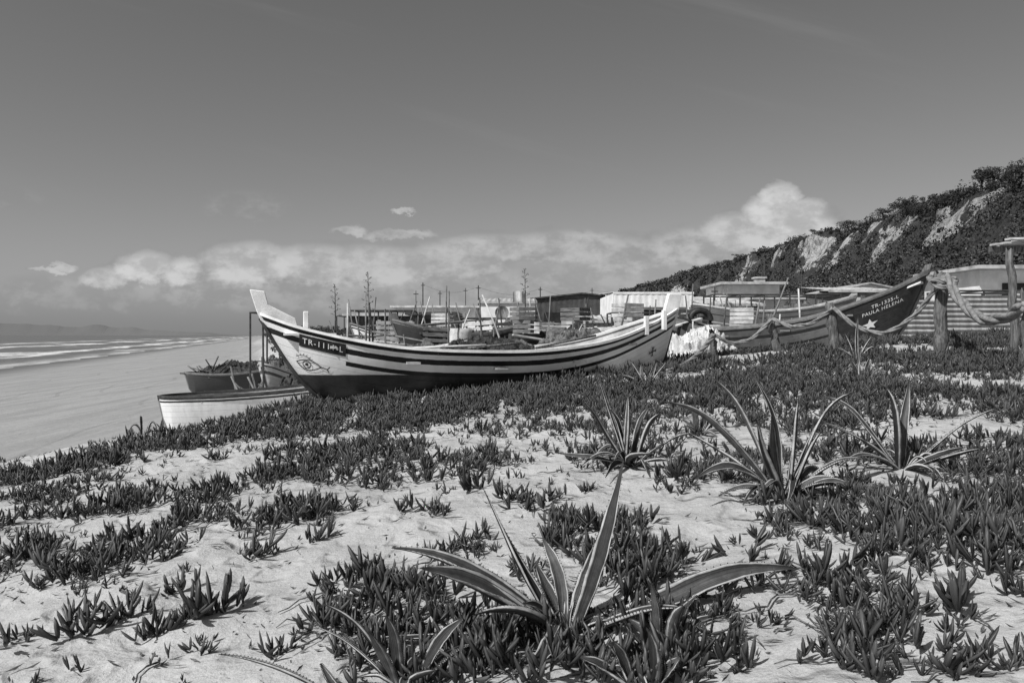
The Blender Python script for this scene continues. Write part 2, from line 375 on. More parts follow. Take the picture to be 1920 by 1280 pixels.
# ---------------------------------------------------------------- ice plants
PATCH=[(60,890,150,18,.9),(200,860,110,16,.95),(330,835,110,18,.95),(480,810,130,22,1),(620,790,120,28,1),(760,770,130,30,1),(900,755,140,30,1),(1040,745,120,28,1),
(1180,745,120,38,.95),(1300,730,110,40,.95),(1420,720,110,45,.95),(1540,715,100,40,.9),(1650,735,100,25,.7),(1770,690,110,28,.9),(1880,680,90,40,.9),(1850,750,110,40,.85),(1640,780,160,28,.8),(1500,790,130,30,.7),
(560,850,70,14,.8),(700,850,110,20,.95),(640,885,110,20,.95),(800,890,80,20,.8),(900,860,60,14,.8),(480,905,100,16,.9),(330,935,110,16,.9),(230,950,50,14,.9),(1000,860,60,12,.5),(930,815,80,8,.6),
(60,930,100,14,.85),(150,915,80,12,.8),(30,985,70,18,.8),(110,950,60,8,.6),
(60,1050,90,20,.85),(160,1075,110,24,.9),(250,1045,70,18,.85),(210,1020,40,20,.85),(30,1120,50,12,.6),(20,1210,40,14,.6),(310,1085,50,10,.5),
(330,985,50,18,.85),(410,975,50,16,.75),(540,975,80,26,.9),(620,955,70,12,.7),(780,955,60,12,.6),(720,915,60,12,.6),
(880,1035,40,20,.7),(980,945,40,16,.7),(1030,985,45,24,.8),(1120,1015,90,42,1),(1190,1070,85,46,1),(930,1090,60,24,.6),(690,1075,50,8,.4),
(640,1130,80,30,.9),(740,1150,95,42,1),(660,1200,75,34,.95),(850,1200,125,55,1),(1000,1235,140,55,1),(1180,1180,110,48,1),(1310,1170,90,40,1),(1340,1240,130,40,.95),(1180,1265,200,36,1),(780,1265,120,34,.9),(640,1265,60,26,.8),(960,1270,240,30,1),(1420,1200,60,24,.7),
(1250,905,50,22,.9),(1330,880,60,20,.6),(1120,870,60,18,.7),(1200,840,110,26,.6),(1400,860,90,22,.6),(1500,960,60,24,.9),(1580,975,80,28,1),(1700,960,120,38,1),(1850,960,110,40,1),(1700,1015,120,28,1),(1870,1030,75,30,1),(1620,1010,60,18,.9),
(1360,1025,45,16,.65),(1420,1090,50,22,.8),(1600,1100,95,40,1),(1680,1160,105,46,1),(1640,1210,75,26,.95),(1810,1140,50,26,.8),(1740,1060,70,20,.8),(1900,1090,40,30,.8),(1700,1250,110,26,.95),(1860,1265,90,26,1),(1500,1180,60,22,.7),(1780,860,140,28,.85),(1600,850,110,24,.75),(1880,880,70,40,.9),(1480,1010,50,14,.5),(1150,800,120,20,.7),(1000,800,80,12,.5),(1420,910,120,14,.6),(1650,905,60,10,.4)]
EL=[]
for u,v,ru,rv,dn in PATCH:
    x,y,z=spot(u,v);y1=spot(u,v-rv)[1];y2=spot(u,v+rv)[1];EL.append((x,y,max(ru*y/F,.1)*1.05,max((y1-y2)/2,.1)*1.08,dn))
def dens(x,y):
    d=np.zeros_like(x)
    wx=x+.6*(fbm(x*1.6,y*1.6,11,4)-.5);wy=y+.7*(fbm(x*1.6,y*1.6,12,4)-.5)
    for cx,cy,rx,ry,dn in EL:
        q=np.hypot((wx-cx)/rx,(wy-cy)/ry);d=np.maximum(d,dn*(1-sm(.65,1.25,q)))
    return d
def field(gs,y0,y1,jit):
    gx,gy=np.meshgrid(np.arange(-9,13.5,gs),np.arange(y0,y1,gs));gx=gx.ravel()+rng.uniform(-jit,jit,gx.size);gy=gy.ravel()+rng.uniform(-jit,jit,gy.size)
    ins=(np.abs(gx)<gy*.68+.9);gx,gy=gx[ins],gy[ins]
    D=dens(gx,gy)
    crest=sm(12.6,14.4,gy-.05*gx);D=np.maximum(D,crest*.9*(fbm(gx*.9,gy*.9,50,2)>.36))
    boost=.10*sm(-1.8,-.6,gx)*(1-sm(5.5,7.5,gy))
    D*=.15+.85*sm(.36,.52,fbm(gx*2.0,gy*2.0,61,4)+.08+boost)
    D=np.maximum(D,.075*(fbm(gx*1.4,gy*1.4,63,3)>.47))
    D*=sm(-1.2,.3,gx-edge(gy)+.8)
    keep=(rng.uniform(0,1,gx.size)<D*.95)
    return gx[keep],gy[keep],D[keep]
fa=field(.100,2.9,7.0,.07);fb=field(.110,7.0,18.2,.07)
cx,cy,cd=[np.concatenate([fa[i],fb[i]]) for i in range(3)]
def fingers(cx,cy,cz,cd,per,seed,scale=1.0):
    g=np.random.default_rng(seed);k=len(cx);n=k*per
    rep=lambda a:np.repeat(a,per)
    csz=rep((.5+.8*g.uniform(0,1,k)**1.3)*(.6+.45*np.clip(cd,0,1)))*scale
    shoot=np.tile(np.arange(per)//4,k)+rep(np.arange(k))*100
    def sh(s): return _h(shoot,shoot*0+s,s)
    sa=sh(3)*6.283;sr=sh(5)*.15*csz
    bx=rep(cx)+np.cos(sa)*sr;by=rep(cy)+np.sin(sa)*sr
    az=g.uniform(0,6.283,n);el=np.radians(8+78*g.uniform(0,1,n)**.75)
    tilt=(sh(7)-.15)*1.1
    dx=np.cos(az)*np.cos(el)+np.cos(sa)*tilt;dy=np.sin(az)*np.cos(el)+np.sin(sa)*tilt;dz=np.sin(el)
    dirv=np.stack([dx,dy,dz],1);dirv/=np.linalg.norm(dirv,axis=1,keepdims=True)
    L=g.uniform(.055,.125,n)*csz;Rr=g.uniform(.0085,.0135,n)*csz
    B=np.stack([bx,by,rep(cz)+(g.uniform(-.015,.03,n)+.06*sh(9)**2)*csz],1)
    up=np.array([0,0,1.0]);s=np.cross(dirv,up+.01);s/=np.linalg.norm(s,axis=1,keepdims=True);t=np.cross(s,dirv)
    V=np.zeros((n,13,3),np.float32);T=np.zeros((n,13),np.float32)
    for i,(f,rf) in enumerate(((0,.55),(.3,1.0),(.65,1.0),(.88,.6))):
        c=B+dirv*(L*f)[:,None]+up*(L*.28*f*f)[:,None]
        for j in range(3):
            an=2*math.pi*j/3+.5;V[:,i*3+j]=c+(s*math.cos(an)+t*math.sin(an))*(Rr*rf)[:,None];T[:,i*3+j]=f
    V[:,12]=B+dirv*L[:,None]+up*(L*.31)[:,None];T[:,12]=1
    o=np.arange(n)[:,None]*13;Q=[];Tr=[]
    for i in range(3):
        for j in range(3):
            j2=(j+1)%3;Q.append(o+np.array([[i*3+j,i*3+j2,(i+1)*3+j2,(i+1)*3+j]]))
    for j in range(3): Tr.append(o+np.array([[9+j,9+(j+1)%3,12]]))
    r=np.repeat(g.uniform(0,1,n)*.6+rep(g.uniform(0,1,k))*.4,13)
    return V.reshape(-1,3),np.concatenate(Q),np.concatenate(Tr),T.ravel(),r
cz=ground(cx,cy)
V,Q,T_,t,r=fingers(cx,cy,cz,cd,12,5)
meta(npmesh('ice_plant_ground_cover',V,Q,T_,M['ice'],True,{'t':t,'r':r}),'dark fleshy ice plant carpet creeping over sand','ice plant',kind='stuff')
for i,(u,v,s) in enumerate([(150,1198,1.3),(232,1170,1.0),(300,1195,1.3),(350,1168,1.2),(412,1155,1.5),(330,1118,.9),(500,1045,1.0),(475,1050,.9),(1810,1150,1.4),(120,975,1.0),(890,920,1.3),(680,1080,1.1),(590,1020,1.0),(1100,925,1.2),(405,865,1.2),(275,1205,.8),(140,1165,.7),(520,1235,.8)]):
    x,y,z=spot(u,v);V,Q,T_,t,r=fingers(np.array([0.,.04,-.04]),np.array([0.,.03,.03]),np.array([0.,0,0]),np.array([1.,1,1]),8+int(s*3),100+i,s*.9)
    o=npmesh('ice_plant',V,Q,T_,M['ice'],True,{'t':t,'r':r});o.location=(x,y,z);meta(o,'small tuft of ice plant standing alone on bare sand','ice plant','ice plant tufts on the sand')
k=34000;lx=rng.uniform(-8,11,k);ly=3+rng.uniform(0,1,k)**1.5*12;dl=dens(lx,ly);kp=rng.uniform(0,1,k)<.18+.82*dl
lx,ly=lx[kp],ly[kp];k=len(lx);an=rng.uniform(0,6.28,k);ll=rng.uniform(.008,.055,k);ww=rng.uniform(.003,.009,k);lz=ground(lx,ly)+rng.uniform(.004,.02,k)
ca,sa=np.cos(an),np.sin(an);V=np.zeros((k,4,3))
V[:,0]=np.stack([lx-ca*ll,ly-sa*ll,lz],1);V[:,1]=np.stack([lx-sa*ww,ly+ca*ww,lz+.008],1);V[:,2]=np.stack([lx+ca*ll,ly+sa*ll,lz+rng.uniform(0,.03,k)],1);V[:,3]=np.stack([lx+sa*ww,ly-ca*ww,lz-.002],1)
meta(npmesh('dry_leaf_litter',V.reshape(-1,3),np.arange(k*4).reshape(-1,4),None,M['dry'],False),'dead stems and shrivelled leaves scattered over sand','litter',kind='stuff')
mb=MB()
for i in range(2600):
    j=random.randrange(len(cx));x,y=cx[j],cy[j]
    if y>9.5: continue
    a=R(0,6.28);path=[]
    for s in range(6):
        path.append((x,y,gz(x,y)+.008+.025*random.random()));a+=R(-.7,.7);x+=math.cos(a)*.07;y+=math.sin(a)*.07
    mb.tube(path,[.006,.006,.005,.005,.004,.003],4)
meta(mb.obj('creeping_stems',M['dry'],None,True),'woody runners of ice plant creeping across sand','plant stems',kind='stuff')
# ---------------------------------------------------------------- agaves
def leaf(acc,b,tip,W,lift,seed,teeth=True,side_shift=0,N=18,fold=0):
    b=Vector(b);tip=Vector(tip);g=random.Random(seed)
    d=tip-b;hor=Vector((d.x,d.y,0))
    if hor.length<.03: hor=Vector((g.uniform(-1,1),g.uniform(-1,1),0))*.1
    out=hor.normalized();side=Vector((-out.y,out.x,0))
    c=b+d*.45+Vector((0,0,lift))+side*side_shift
    tw=g.uniform(-1.3,1.3);tw0=g.uniform(-.5,.5);wv=g.uniform(-.09,.09)*d.length;tp=g.choice([0,.04,.08,-.06,.14])*d.length
    U=[-1,-.82,-.45,0,.45,.82,1,.6,0,-.6];n0=len(acc['v']);m=len(U);rr=g.random()
    P=[]
    for i in range(N+1):
        t=i/N;p=b*(1-t)**2+c*2*t*(1-t)+tip*t*t+side*wv*math.sin(t*4.5)*t
        if t>.6: p=p-Vector((0,0,1))*tp*((t-.6)/.4)**2+out*abs(tp)*.3*((t-.6)/.4)**2
        if fold and t>.45: p=p-Vector((0,0,1))*fold*((t-.45)/.55)**1.2
        P.append(p)
    for i in range(N+1):
        t=i/N;p=P[i];T=(P[min(i+1,N)]-P[max(i-1,0)]).normalized()
        nrm=T.cross(side).normalized()
        if nrm.z<0 and abs(nrm.z)>.2: nrm=-nrm
        if abs(nrm.z)<=.2 and nrm.dot(out)>0: nrm=-nrm
        sd=(side-T*side.dot(T)).normalized();an=tw0+tw*t;sd2=sd*math.cos(an)+nrm*math.sin(an);nr2=nrm*math.cos(an)-sd*math.sin(an)
        w=W*(.60+.62*math.sin(min(t*1.9,1.57))*1.0-.17*math.cos(t*3))*max(1-t**2.0,0)**.95+.0015
        dep=.7*(1-.5*t)
        for j,u in enumerate(U):
            if j<=6: h=w*dep*(abs(u)**1.6)
            else: h=-w*(.30*(1-t*.6))*(1-abs(u)*.35)-.002
            wob=1+.07*math.sin(t*33+j+rr*9)*(abs(u)>.7)
            q=p+sd2*(u*w*wob)+nr2*h
            acc['v'].append(tuple(q));acc['e'].append(abs(u));acc['u'].append(u);acc['t'].append(t);acc['r'].append(rr*9)
    for i in range(N):
        for j in range(m):
            a=n0+i*m+j;b2=n0+i*m+(j+1)%m;acc['q'].append((a,b2,b2+m,a+m))
    if teeth:
        for i in range(1,N):
            for j in (0,6):
                a=Vector(acc['v'][n0+i*m+j]);nx_=Vector(acc['v'][n0+(i+1)*m+j]);cen=Vector(acc['v'][n0+i*m+3])
                for f in(.2,.7):
                    p=a.lerp(nx_,f);o_=(a-cen).normalized()*.009;dd=(nx_-a).normalized()*.004;n1=len(acc['v'])
                    for q in(p-dd,p+dd,p+o_): acc['v'].append(tuple(q));acc['e'].append(1);acc['u'].append(1);acc['t'].append(.99);acc['r'].append(0)
                    acc['tr'].append((n1,n1+1,n1+2))
def agave(u,v,leaves,label,nfill=6,fl=.4,name='agave',seed=1,base=None,wk=1.08):
    bx,by,bz=base or spot(u,v);g=random.Random(seed);acc=dict(v=[],e=[],u=[],t=[],r=[],q=[],tr=[])
    for i,l in enumerate(leaves):
        tu,tv,dy,W,lift=l[:5];sh=l[5] if len(l)>5 else 0
        yt=by+dy;tip=((tu-960)/F*yt-bx,dy,EYE-(tv-628)/F*yt-bz)
        d=Vector((tip[0],tip[1],0));d=d.normalized()*.04 if d.length>.01 else d
        leaf(acc,(d.x,d.y,-.02),tip,W*wk,lift,seed*50+i,True,sh)
    for i in range(nfill):
        a=g.uniform(0,6.28);L=fl*g.uniform(.4,1.1);el=g.uniform(-.05,.8)
        tip=(math.cos(a)*math.cos(el)*L,math.sin(a)*math.cos(el)*L,math.sin(el)*L)
        fo=(max(tip[2],0)*g.uniform(.6,1.0)) if i%3 else 0
        leaf(acc,(math.cos(a)*.03,math.sin(a)*.03,-.02),tip,L*.06+.006,.25*L*g.uniform(.3,1.8),seed*70+i,True,g.uniform(-.4,.4)*L,18,fo)
    o=npmesh(name,acc['v'],acc['q'],acc['tr'],M['agave'],True,{k:acc[k] for k in('e','u','t','r')})
    o.location=(bx,by,bz);meta(o,label,'agave','agaves growing in the dune');return o
agave(1062,1190,[(738,1015,-.1,.056,.16),(785,1045,-.35,.07,.06),(905,935,.25,.036,.02),(1165,882,.1,.046,-.02,-.10),(1125,1005,.3,.042,.0),(1030,995,.35,.036,.02),
 (1482,1005,.15,.06,-.08),(1440,1035,.4,.05,.02),(1112,1300,-.55,.055,.18),(660,1215,-.2,.026,.08),(1010,1060,.3,.036,0),(1290,1115,-.3,.040,.0),(900,1150,-.4,.045,.14),(1000,1290,-.5,.045,.2)],
 'large variegated agave with long spiny splayed leaves in sand',16,.36,seed=1,wk=1.2)
agave(1248,1212,[(1225,1100,.0,.026,0),(1300,1105,.1,.026,0),(1275,1120,-.1,.03,0),(1350,1150,.1,.026,.05),(1180,1160,0,.026,.02)],'small pale-edged agave beside larger one',6,.22,seed=2,wk=1.2)
agave(765,1292,[(728,1140,.0,.036,.0),(862,1150,.1,.03,0.05),(615,1120,.1,.02,.08),(690,1190,-.1,.034,.02),(895,1205,.1,.034,.09),(830,1245,.1,.03,0),(585,1150,.2,.012,0)],'agave with upright dark leaves among ice plant',8,.3,seed=3,wk=1.15)
agave(1205,1300,[(1225,1175,.0,.036,0),(1150,1190,.0,.034,0),(1275,1230,.0,.034,.02),(1090,1230,0,.034,.05)],'young agave with short broad leaves',5,.24,seed=4)
agave(655,1318,[(408,1228,.0,.022,.10),(600,1250,.1,.02,.0)],'low agave with one long arching leaf on sand',2,.2,seed=5)
agave(1182,872,[(1088,738,-.2,.034,.04),(1120,700,.3,.026,.0),(1180,735,.0,.058,-.0),(1232,757,-.1,.042,.02),(1045,858,-.2,.03,.10),(1300,800,.2,.03,.05),(1275,862,-.4,.034,.08),(1210,745,.3,.036,0),(1150,750,.1,.045,0),(1130,890,-.5,.034,.14)],
 'grey agave rosette with broad upright leaves',12,.5,seed=6)
agave(1470,932,[(1255,730,.0,.034,.18),(1345,688,.3,.036,.10),(1432,680,.3,.028,.0),(1585,698,.3,.034,.06),(1405,775,-.3,.066,.10),(1500,740,.0,.045,.0),(1440,790,-.3,.045,0),(1540,800,-.1,.045,.02),(1620,848,-.2,.034,.14),(1312,870,-.3,.045,.20),(1600,905,-.5,.034,.14),(1290,822,.3,.034,.16)],
 'large agave with pale-edged leaves reaching upward',14,.6,seed=7)
agave(1692,878,[(1555,718,.2,.03,.06),(1672,700,.0,.05,-.0),(1700,722,.3,.045,0),(1862,742,.3,.026,-.06),(1852,842,-.1,.026,.05),(1540,790,-.2,.03,.12),(1575,860,-.4,.034,.16),(1780,905,-.5,.04,.16)],
 'tall agave with narrow leaves fanned above sand',10,.55,seed=8)
agave(1212,722,[(1182,672,0,.04,0),(1200,680,.2,.04,0),(1225,690,0,.04,0),(1250,680,0,.035,.02),(1165,700,0,.04,.05),(1232,668,.3,.04,0)],'small agave at the stern of white boat',5,.4,seed=9)
agave(1312,812,[(1300,752,0,.04,0),(1325,760,.1,.04,0),(1280,785,0,.035,.02),(1350,780,0,.035,.02)],'small agave rosette in ice plant',5,.35,seed=10)
agave(1617,712,[(1612,655,0,.045,0),(1630,668,0,.045,0),(1595,675,0,.04,.02),(1650,690,0,.04,.02)],'small agave near wooden posts',5,.4,seed=11)
agave(1605,672,[(1607,595,0,.06,0),(1635,628,0,.045,0),(1585,625,0,.045,.02),(1640,645,0,.045,.02),(1570,650,0,.045,.04)],'agave in front of the dark-hulled boat',4,.5,seed=12)
agave(270,815,[(262,783,0,.02,.25,0),(295,808,0,.02,.35),(240,812,0,.02,.3)],'wilted agave arching at dune edge',3,.3,seed=13)
# ---------------------------------------------------------------- boats
def hermite(pts):
    xs=np.array([p[0] for p in pts],float);ys=np.array([p[1] for p in pts],float)
    sl=np.diff(ys)/np.diff(xs);m=np.concatenate([[sl[0]],(sl[1:]*np.diff(xs)[:-1]+sl[:-1]*np.diff(xs)[1:])/(xs[2:]-xs[:-2]),[sl[-1]]])
    def f(x):
        x=min(max(x,xs[0]),xs[-1]);i=min(int(np.searchsorted(xs,x,side='right'))-1,len(xs)-2);i=max(i,0)
        h=xs[i+1]-xs[i];t=(x-xs[i])/h
        return float((2*t**3-3*t*t+1)*ys[i]+(t**3-2*t*t+t)*h*m[i]+(-2*t**3+3*t*t)*ys[i+1]+(t**3-t*t)*h*m[i+1])
    return f
class Hull:
    def __init__(s,sheer,keel,wmax,p=.6,q=.6,smooth=False):
        s.L=sheer[-1][0];s.zs=hermite(sheer);s.kx=[k[0] for k in keel];s.kz=[k[1] for k in keel];s.w=wmax;s.p=p;s.q=q
        s.kf=hermite(keel) if smooth else None
    def zk(s,a): return min(s.kf(a) if s.kf else float(np.interp(a,s.kx,s.kz)),s.zs(a))
    def hw(s,a): return s.w*max(math.sin(math.pi*min(max(a/s.L,0),1)),0)**s.p
    def pt(s,a,v,side,inset=0,lift=0):
        zk=s.zk(a)+lift;zs=s.zs(a);w=max(s.hw(a)-inset,0)
        return Vector((a,side*w*v**s.q,zk+(max(zs-zk,0))*v**1.2))
    def dp(s,a,depth,side,off=.004):
        H=max(s.zs(a)-s.zk(a),.01);v=max((H-depth)/H,0)**(1/1.2)
        return s.pt(a,v,side)+Vector((0,side*off,0))
    def build(s,parent,material,inner,cap,capw=.08,caph=.05,keelm=None):
        N=200;M_=30;A=[s.L*(.5-.5*math.cos(math.pi*i/N))*.6+s.L*i/N*.4 for i in range(N+1)]
        V=[];Q=[];dep=[];al=[]
        for side in(-1,1):
            b=len(V)
            for a in A:
                for j in range(M_+1):
                    v=j/M_;p=s.pt(a,v,side);V.append(tuple(p));dep.append(s.zs(a)-p.z);al.append(a)
            for i in range(N):
                for j in range(M_):
                    q=(b+i*(M_+1)+j,b+(i+1)*(M_+1)+j,b+(i+1)*(M_+1)+j+1,b+i*(M_+1)+j+1);Q.append(q if side<0 else q[::-1])
        o=npmesh('hull',V,Q,None,material,True,{'depth':dep,'along':al});o.parent=parent
        V=[];Q=[]
        for side in(-1,1):
            b=len(V)
            for a in A:
                aa=min(max(a,.18),s.L-.18)
                for j in range(M_+1): 
                    p=s.pt(aa,j/M_,side,.045,.07);V.append((p.x,p.y,p.z-.004))
            for i in range(N):
                for j in range(M_):
                    q=(b+i*(M_+1)+j,b+(i+1)*(M_+1)+j,b+(i+1)*(M_+1)+j+1,b+i*(M_+1)+j+1);Q.append(q[::-1] if side<0 else q)
        o=npmesh('inner_planking',V,Q,None,inner,True);o.parent=parent
        mb=MB()
        for side in(-1,1):
            b=len(mb.v)
            for a in A:
                w=s.hw(a);z=s.zs(a)
                for dy,dz in((.03,-.02),(.03,caph),(-capw,caph),(-capw,-.02)):
                    mb.v.append((a,side*max(w+dy,0.0),z+dz))
            for i in range(N):
                for j in range(4):
                    mb.f.append((b+i*4+j,b+i*4+(j+1)%4,b+i*4+4+(j+1)%4,b+i*4+4+j))
        mb.obj('gunwale',cap,parent)
        mb=MB();path=[(a,0,s.zk(a)-.03) for a in A if s.zs(a)-s.zk(a)>.0]
        mb.tube(path,.045,4);mb.obj('keel',keelm or M['mid'],parent)
    def thwart(s,parent,a,below,m,w=.22):
        z=s.zs(a)-below;mb=MB();hw=s.hw(a)*.93;mb.box((a,0,z),(w,2*hw,.045));return mb.obj('thwart',m,parent)
def text2d(body,size,sp=1.12):
    c=bpy.data.curves.new('t','FONT');c.body=body;c.size=size;c.resolution_u=3;c.space_character=sp;o=bpy.data.objects.new('t',c);col.objects.link(o)
    bpy.context.view_layer.update();dg=bpy.context.evaluated_depsgraph_get();me=bpy.data.meshes.new_from_object(o.evaluated_get(dg))
    vs=[tuple(v.co) for v in me.vertices];fs=[tuple(p.vertices) for p in me.polygons];bpy.data.objects.remove(o);return vs,fs
def ribbon(pts,w,closed=False):
    v=[];f=[];n=len(pts)
    for i,p in enumerate(pts):
        a=pts[(i-1)%n] if closed or i>0 else p;b=pts[(i+1)%n] if closed or i<n-1 else p
        dx,dy=b[0]-a[0],b[1]-a[1];l=math.hypot(dx,dy) or 1;ww=w[i] if isinstance(w,list) else w
        v+= [(p[0]-dy/l*ww,p[1]+dx/l*ww),(p[0]+dy/l*ww,p[1]-dx/l*ww)]
    for i in range(n if closed else n-1):
        j=(i+1)%n;f.append((2*i,2*i+1,2*j+1,2*j))
    return v,f
def onhull(h,parent,name,vf,a0,d0,side,sgn,m,off=.006,shear=0,sc=1):
    V=[];Fc=[]
    for v,f in vf:
        b=len(V);V+= [tuple(h.dp(a0+sgn*p[0]*sc,d0-p[1]*sc+shear*p[0],side,off)) for p in v];Fc+=[tuple(b+i for i in q) for q in f]
    mb=MB();mb.v=V;mb.f=Fc;return mb.obj(name,m,parent)
def patch(a0,a1,d0,d1,n=40,k=12):
    v=[((a0+(a1-a0)*i/n),-(d0+(d1-d0)*j/k)) for i in range(n+1) for j in range(k+1)];f=[(i*(k+1)+j,(i+1)*(k+1)+j,(i+1)*(k+1)+j+1,i*(k+1)+j+1) for i in range(n) for j in range(k)]
    return v,f
def circ(cx,cy,rx,ry,n=24,a0=0,a1=6.2832): return [(cx+rx*math.cos(a0+(a1-a0)*i/n),cy+ry*math.sin(a0+(a1-a0)*i/n)) for i in range(n+(0 if a1-a0>6.28 else 1))]
MAT_MAIN=hullmat('hull_main',.86,[(.0,.085,.015),(.17,.265,.014),(.40,.475,.014,1.45)],.035,.47,.16,.88,(5.2,8.4,1.55))
bow=Vector((-4.5,14.2,0));st=Vector((3.47,16.8,0));ang=math.atan2(st.y-bow.y,st.x-bow.x)
BZ=.42
B=empty('fishing_boat',(bow.x,bow.y,BZ),ang,'long white wooden fishing boat with black stripes and painted eye','boat')
L=(st-bow).length
sheer=[(0,1.97),(.55,1.76),(1.15,1.60),(2.2,1.40),(3.8,1.30),(5.3,1.33),(6.6,1.52),(7.6,1.84),(L,2.14)]
keel=[(0,1.97),(.14,1.72),(.32,1.40),(.55,1.04),(.8,.72),(1.02,.52),(1.25,.43),(1.7,.39),(2.5,.36),(4.2,.36),(6.2,.46),(7.6,.64),(7.85,.75),(8.0,.95),(L,2.14)]
h=Hull([(a,z-BZ) for a,z in sheer],[(a,z-BZ) for a,z in keel],1.12,.62,.62,True)
h.build(B,MAT_MAIN,M['offwhite'],M['white'],.09,.03,M['dark'])
mb=MB().prism([(-.17,2.41-BZ),(.09,2.38-BZ),(.15,2.14-BZ),(.62,1.90-BZ),(.66,1.74-BZ),(.2,1.68-BZ),(.02,1.86-BZ),(-.05,2.02-BZ)],-.05,.05);mb.obj('stem_post',M['white'],B,bevel=.012)
mb=MB().prism([(L-.36,1.95-BZ),(L-.20,2.47-BZ),(L+.10,2.46-BZ),(L+.03,2.1-BZ),(L-.08,1.7-BZ),(L-.3,1.7-BZ)],-.05,.05);mb.obj('stern_post',M['white'],B,bevel=.012)
for a,z0,z1 in((.78,1.6,2.02),(7.35,1.6,1.98),(7.75,1.7,2.1)):
    MB().box((a,-.35 if a<1 else -.62,(z0+z1)/2-BZ),(.09,.08,z1-z0)).obj('mooring_bitt',M['white'],B,bevel=.01)
for a,b in((1.3,.18),(2.6,.25),(4.2,.3),(5.8,.28),(7.0,.22)): h.thwart(B,a,b,M['offwhite'],.25)
MB().box((.85,0,h.zs(.85)-.06),(.9,h.hw(.85)*1.6,.04)).obj('foredeck',M['white'],B)
onhull(h,B,'name_plate',[patch(0,.78,0,.215)],.66,.10,-1,1,M['black'],.012)
tv=text2d('TR-1111-L',.125,1.15);wd=max(v[0] for v in tv[0])
onhull(h,B,'registration_lettering',[tv],.71,.25,-1,1,M['white'],.035,0,.68/wd)
eye=[]
up=[(-.24+.46*i/20,.085*math.sin(math.pi*i/20)+.0) for i in range(21)];lo=[(-.24+.46*i/20,-.115*math.sin(math.pi*(i/20)**.9)) for i in range(21)]
eye.append(ribbon(up,.009));eye.append(ribbon(lo,.009))
eye.append(ribbon(circ(-.05,-.012,.072,.072),.008,True))
pc=circ(-.05,-.012,.030,.030,16);eye.append((pc+[(-.05,-.012)],[(i,(i+1)%16,16) for i in range(16)]))
brow=[(-.25+.3*i/16,.05+.10*math.sin(math.pi*(.15+.75*i/16))) for i in range(17)];eye.append(ribbon(brow,.006))
for i in range(1,16,3):
    x,y=brow[i];eye.append(ribbon([(x,y),(x-.015+.003*i,y+.035)],.006))
eye.append(ribbon([(.22,0),(.33,-.02),(.38,.04)],.010));eye.append(ribbon([(.22,0),(.33,-.02),(.37,-.07)],.010))
onhull(h,B,'painted_eye',eye,.84,.60,-1,1,M['black'],.018,0,.9)
cr=[]
for a in range(4):
    c,s_=math.cos(a*math.pi/2),math.sin(a*math.pi/2);rot=lambda p:(p[0]*c-p[1]*s_,p[0]*s_+p[1]*c)
    cr.append(([rot(p) for p in((-.018,.018),(.018,.018),(.018,.09),(.055,.13),(-.055,.13),(-.018,.09))],[(0,1,2,3,4,5)]))
cr.append(([(-.018,-.018),(.018,-.018),(.018,.018),(-.018,.018)],[(0,1,2,3)]))
onhull(h,B,'painted_cross',cr,L-.78,.58,-1,1,M['dark'],.04,0,.72)
def tworld(e,p): return Matrix.Translation(e.location)@Matrix.Rotation(e.rotation_euler.z,4,'Z')@Vector(p)
MAT_P=hullmat('hull_grey_planked',.22,[(.0,3,.035,-1,2.0),(0,.05,.45),(.05,.10,.03),(.24,.32,.03),(.50,.56,.03)],.03,.12,.15,.6)
pb=Vector((9.75,18.6,0));ps=Vector((4.4,22.6,0));ang=math.atan2(ps.y-pb.y,ps.x-pb.x);PL=(ps-pb).length;PZ=.95
PB=empty('fishing_boat',(pb.x,pb.y,PZ),ang,'planked grey fishing boat with dark lettered bow and white star','boat')
sh=[(0,3.08),(.6,2.70),(1.3,2.38),(2.4,2.02),(3.8,1.82),(5.4,1.80),(PL,2.05)];kl=[(0,3.08),(.2,2.6),(.55,1.8),(.9,1.3),(1.4,1.08),(2.4,.98),(4,.96),(5.8,1.05),(6.3,1.3),(PL,2.05)]
hp=Hull([(a,z-PZ) for a,z in sh],[(a,z-PZ) for a,z in kl],1.2,.58,.55,True);hp.build(PB,MAT_P,M['woodx'],M['mid'],.14,.05)
MB().prism([(-.06,3.27-PZ),(.10,3.23-PZ),(.3,2.83-PZ),(.12,2.63-PZ)],-.05,.05).obj('stem_post',M['wood'],PB,bevel=.01)
MB().prism([(.12,2.84-PZ),(1.5,2.26-PZ),(1.5,2.22-PZ),(.12,2.80-PZ)],-.42,.42).obj('foredeck',M['white'],PB)
v,f=text2d('PAULA HELENA',.1);wd=max(p[0] for p in v);onhull(hp,PB,'name_lettering',[(v,f)],1.30,.37,1,-1,M['white'],.035,0,.82/wd)
v,f=text2d('TR-1335-L',.09);wd=max(p[0] for p in v);onhull(hp,PB,'registration_lettering',[(v,f)],1.10,.255,1,-1,M['white'],.035,0,.54/wd)
sp=[(math.sin(i*math.pi/5)*(.17 if i%2==0 else .07),math.cos(i*math.pi/5)*(.13 if i%2==0 else .055)) for i in range(10)]
onhull(hp,PB,'painted_star',[(sp+[(0,0)],[(i,(i+1)%10,10) for i in range(10)])],1.15,.60,1,-1,M['white'],.05)
for a,b in((1.6,.2),(3,.2),(4.6,.2)): hp.thwart(PB,a,b,M['woodx'],.25)
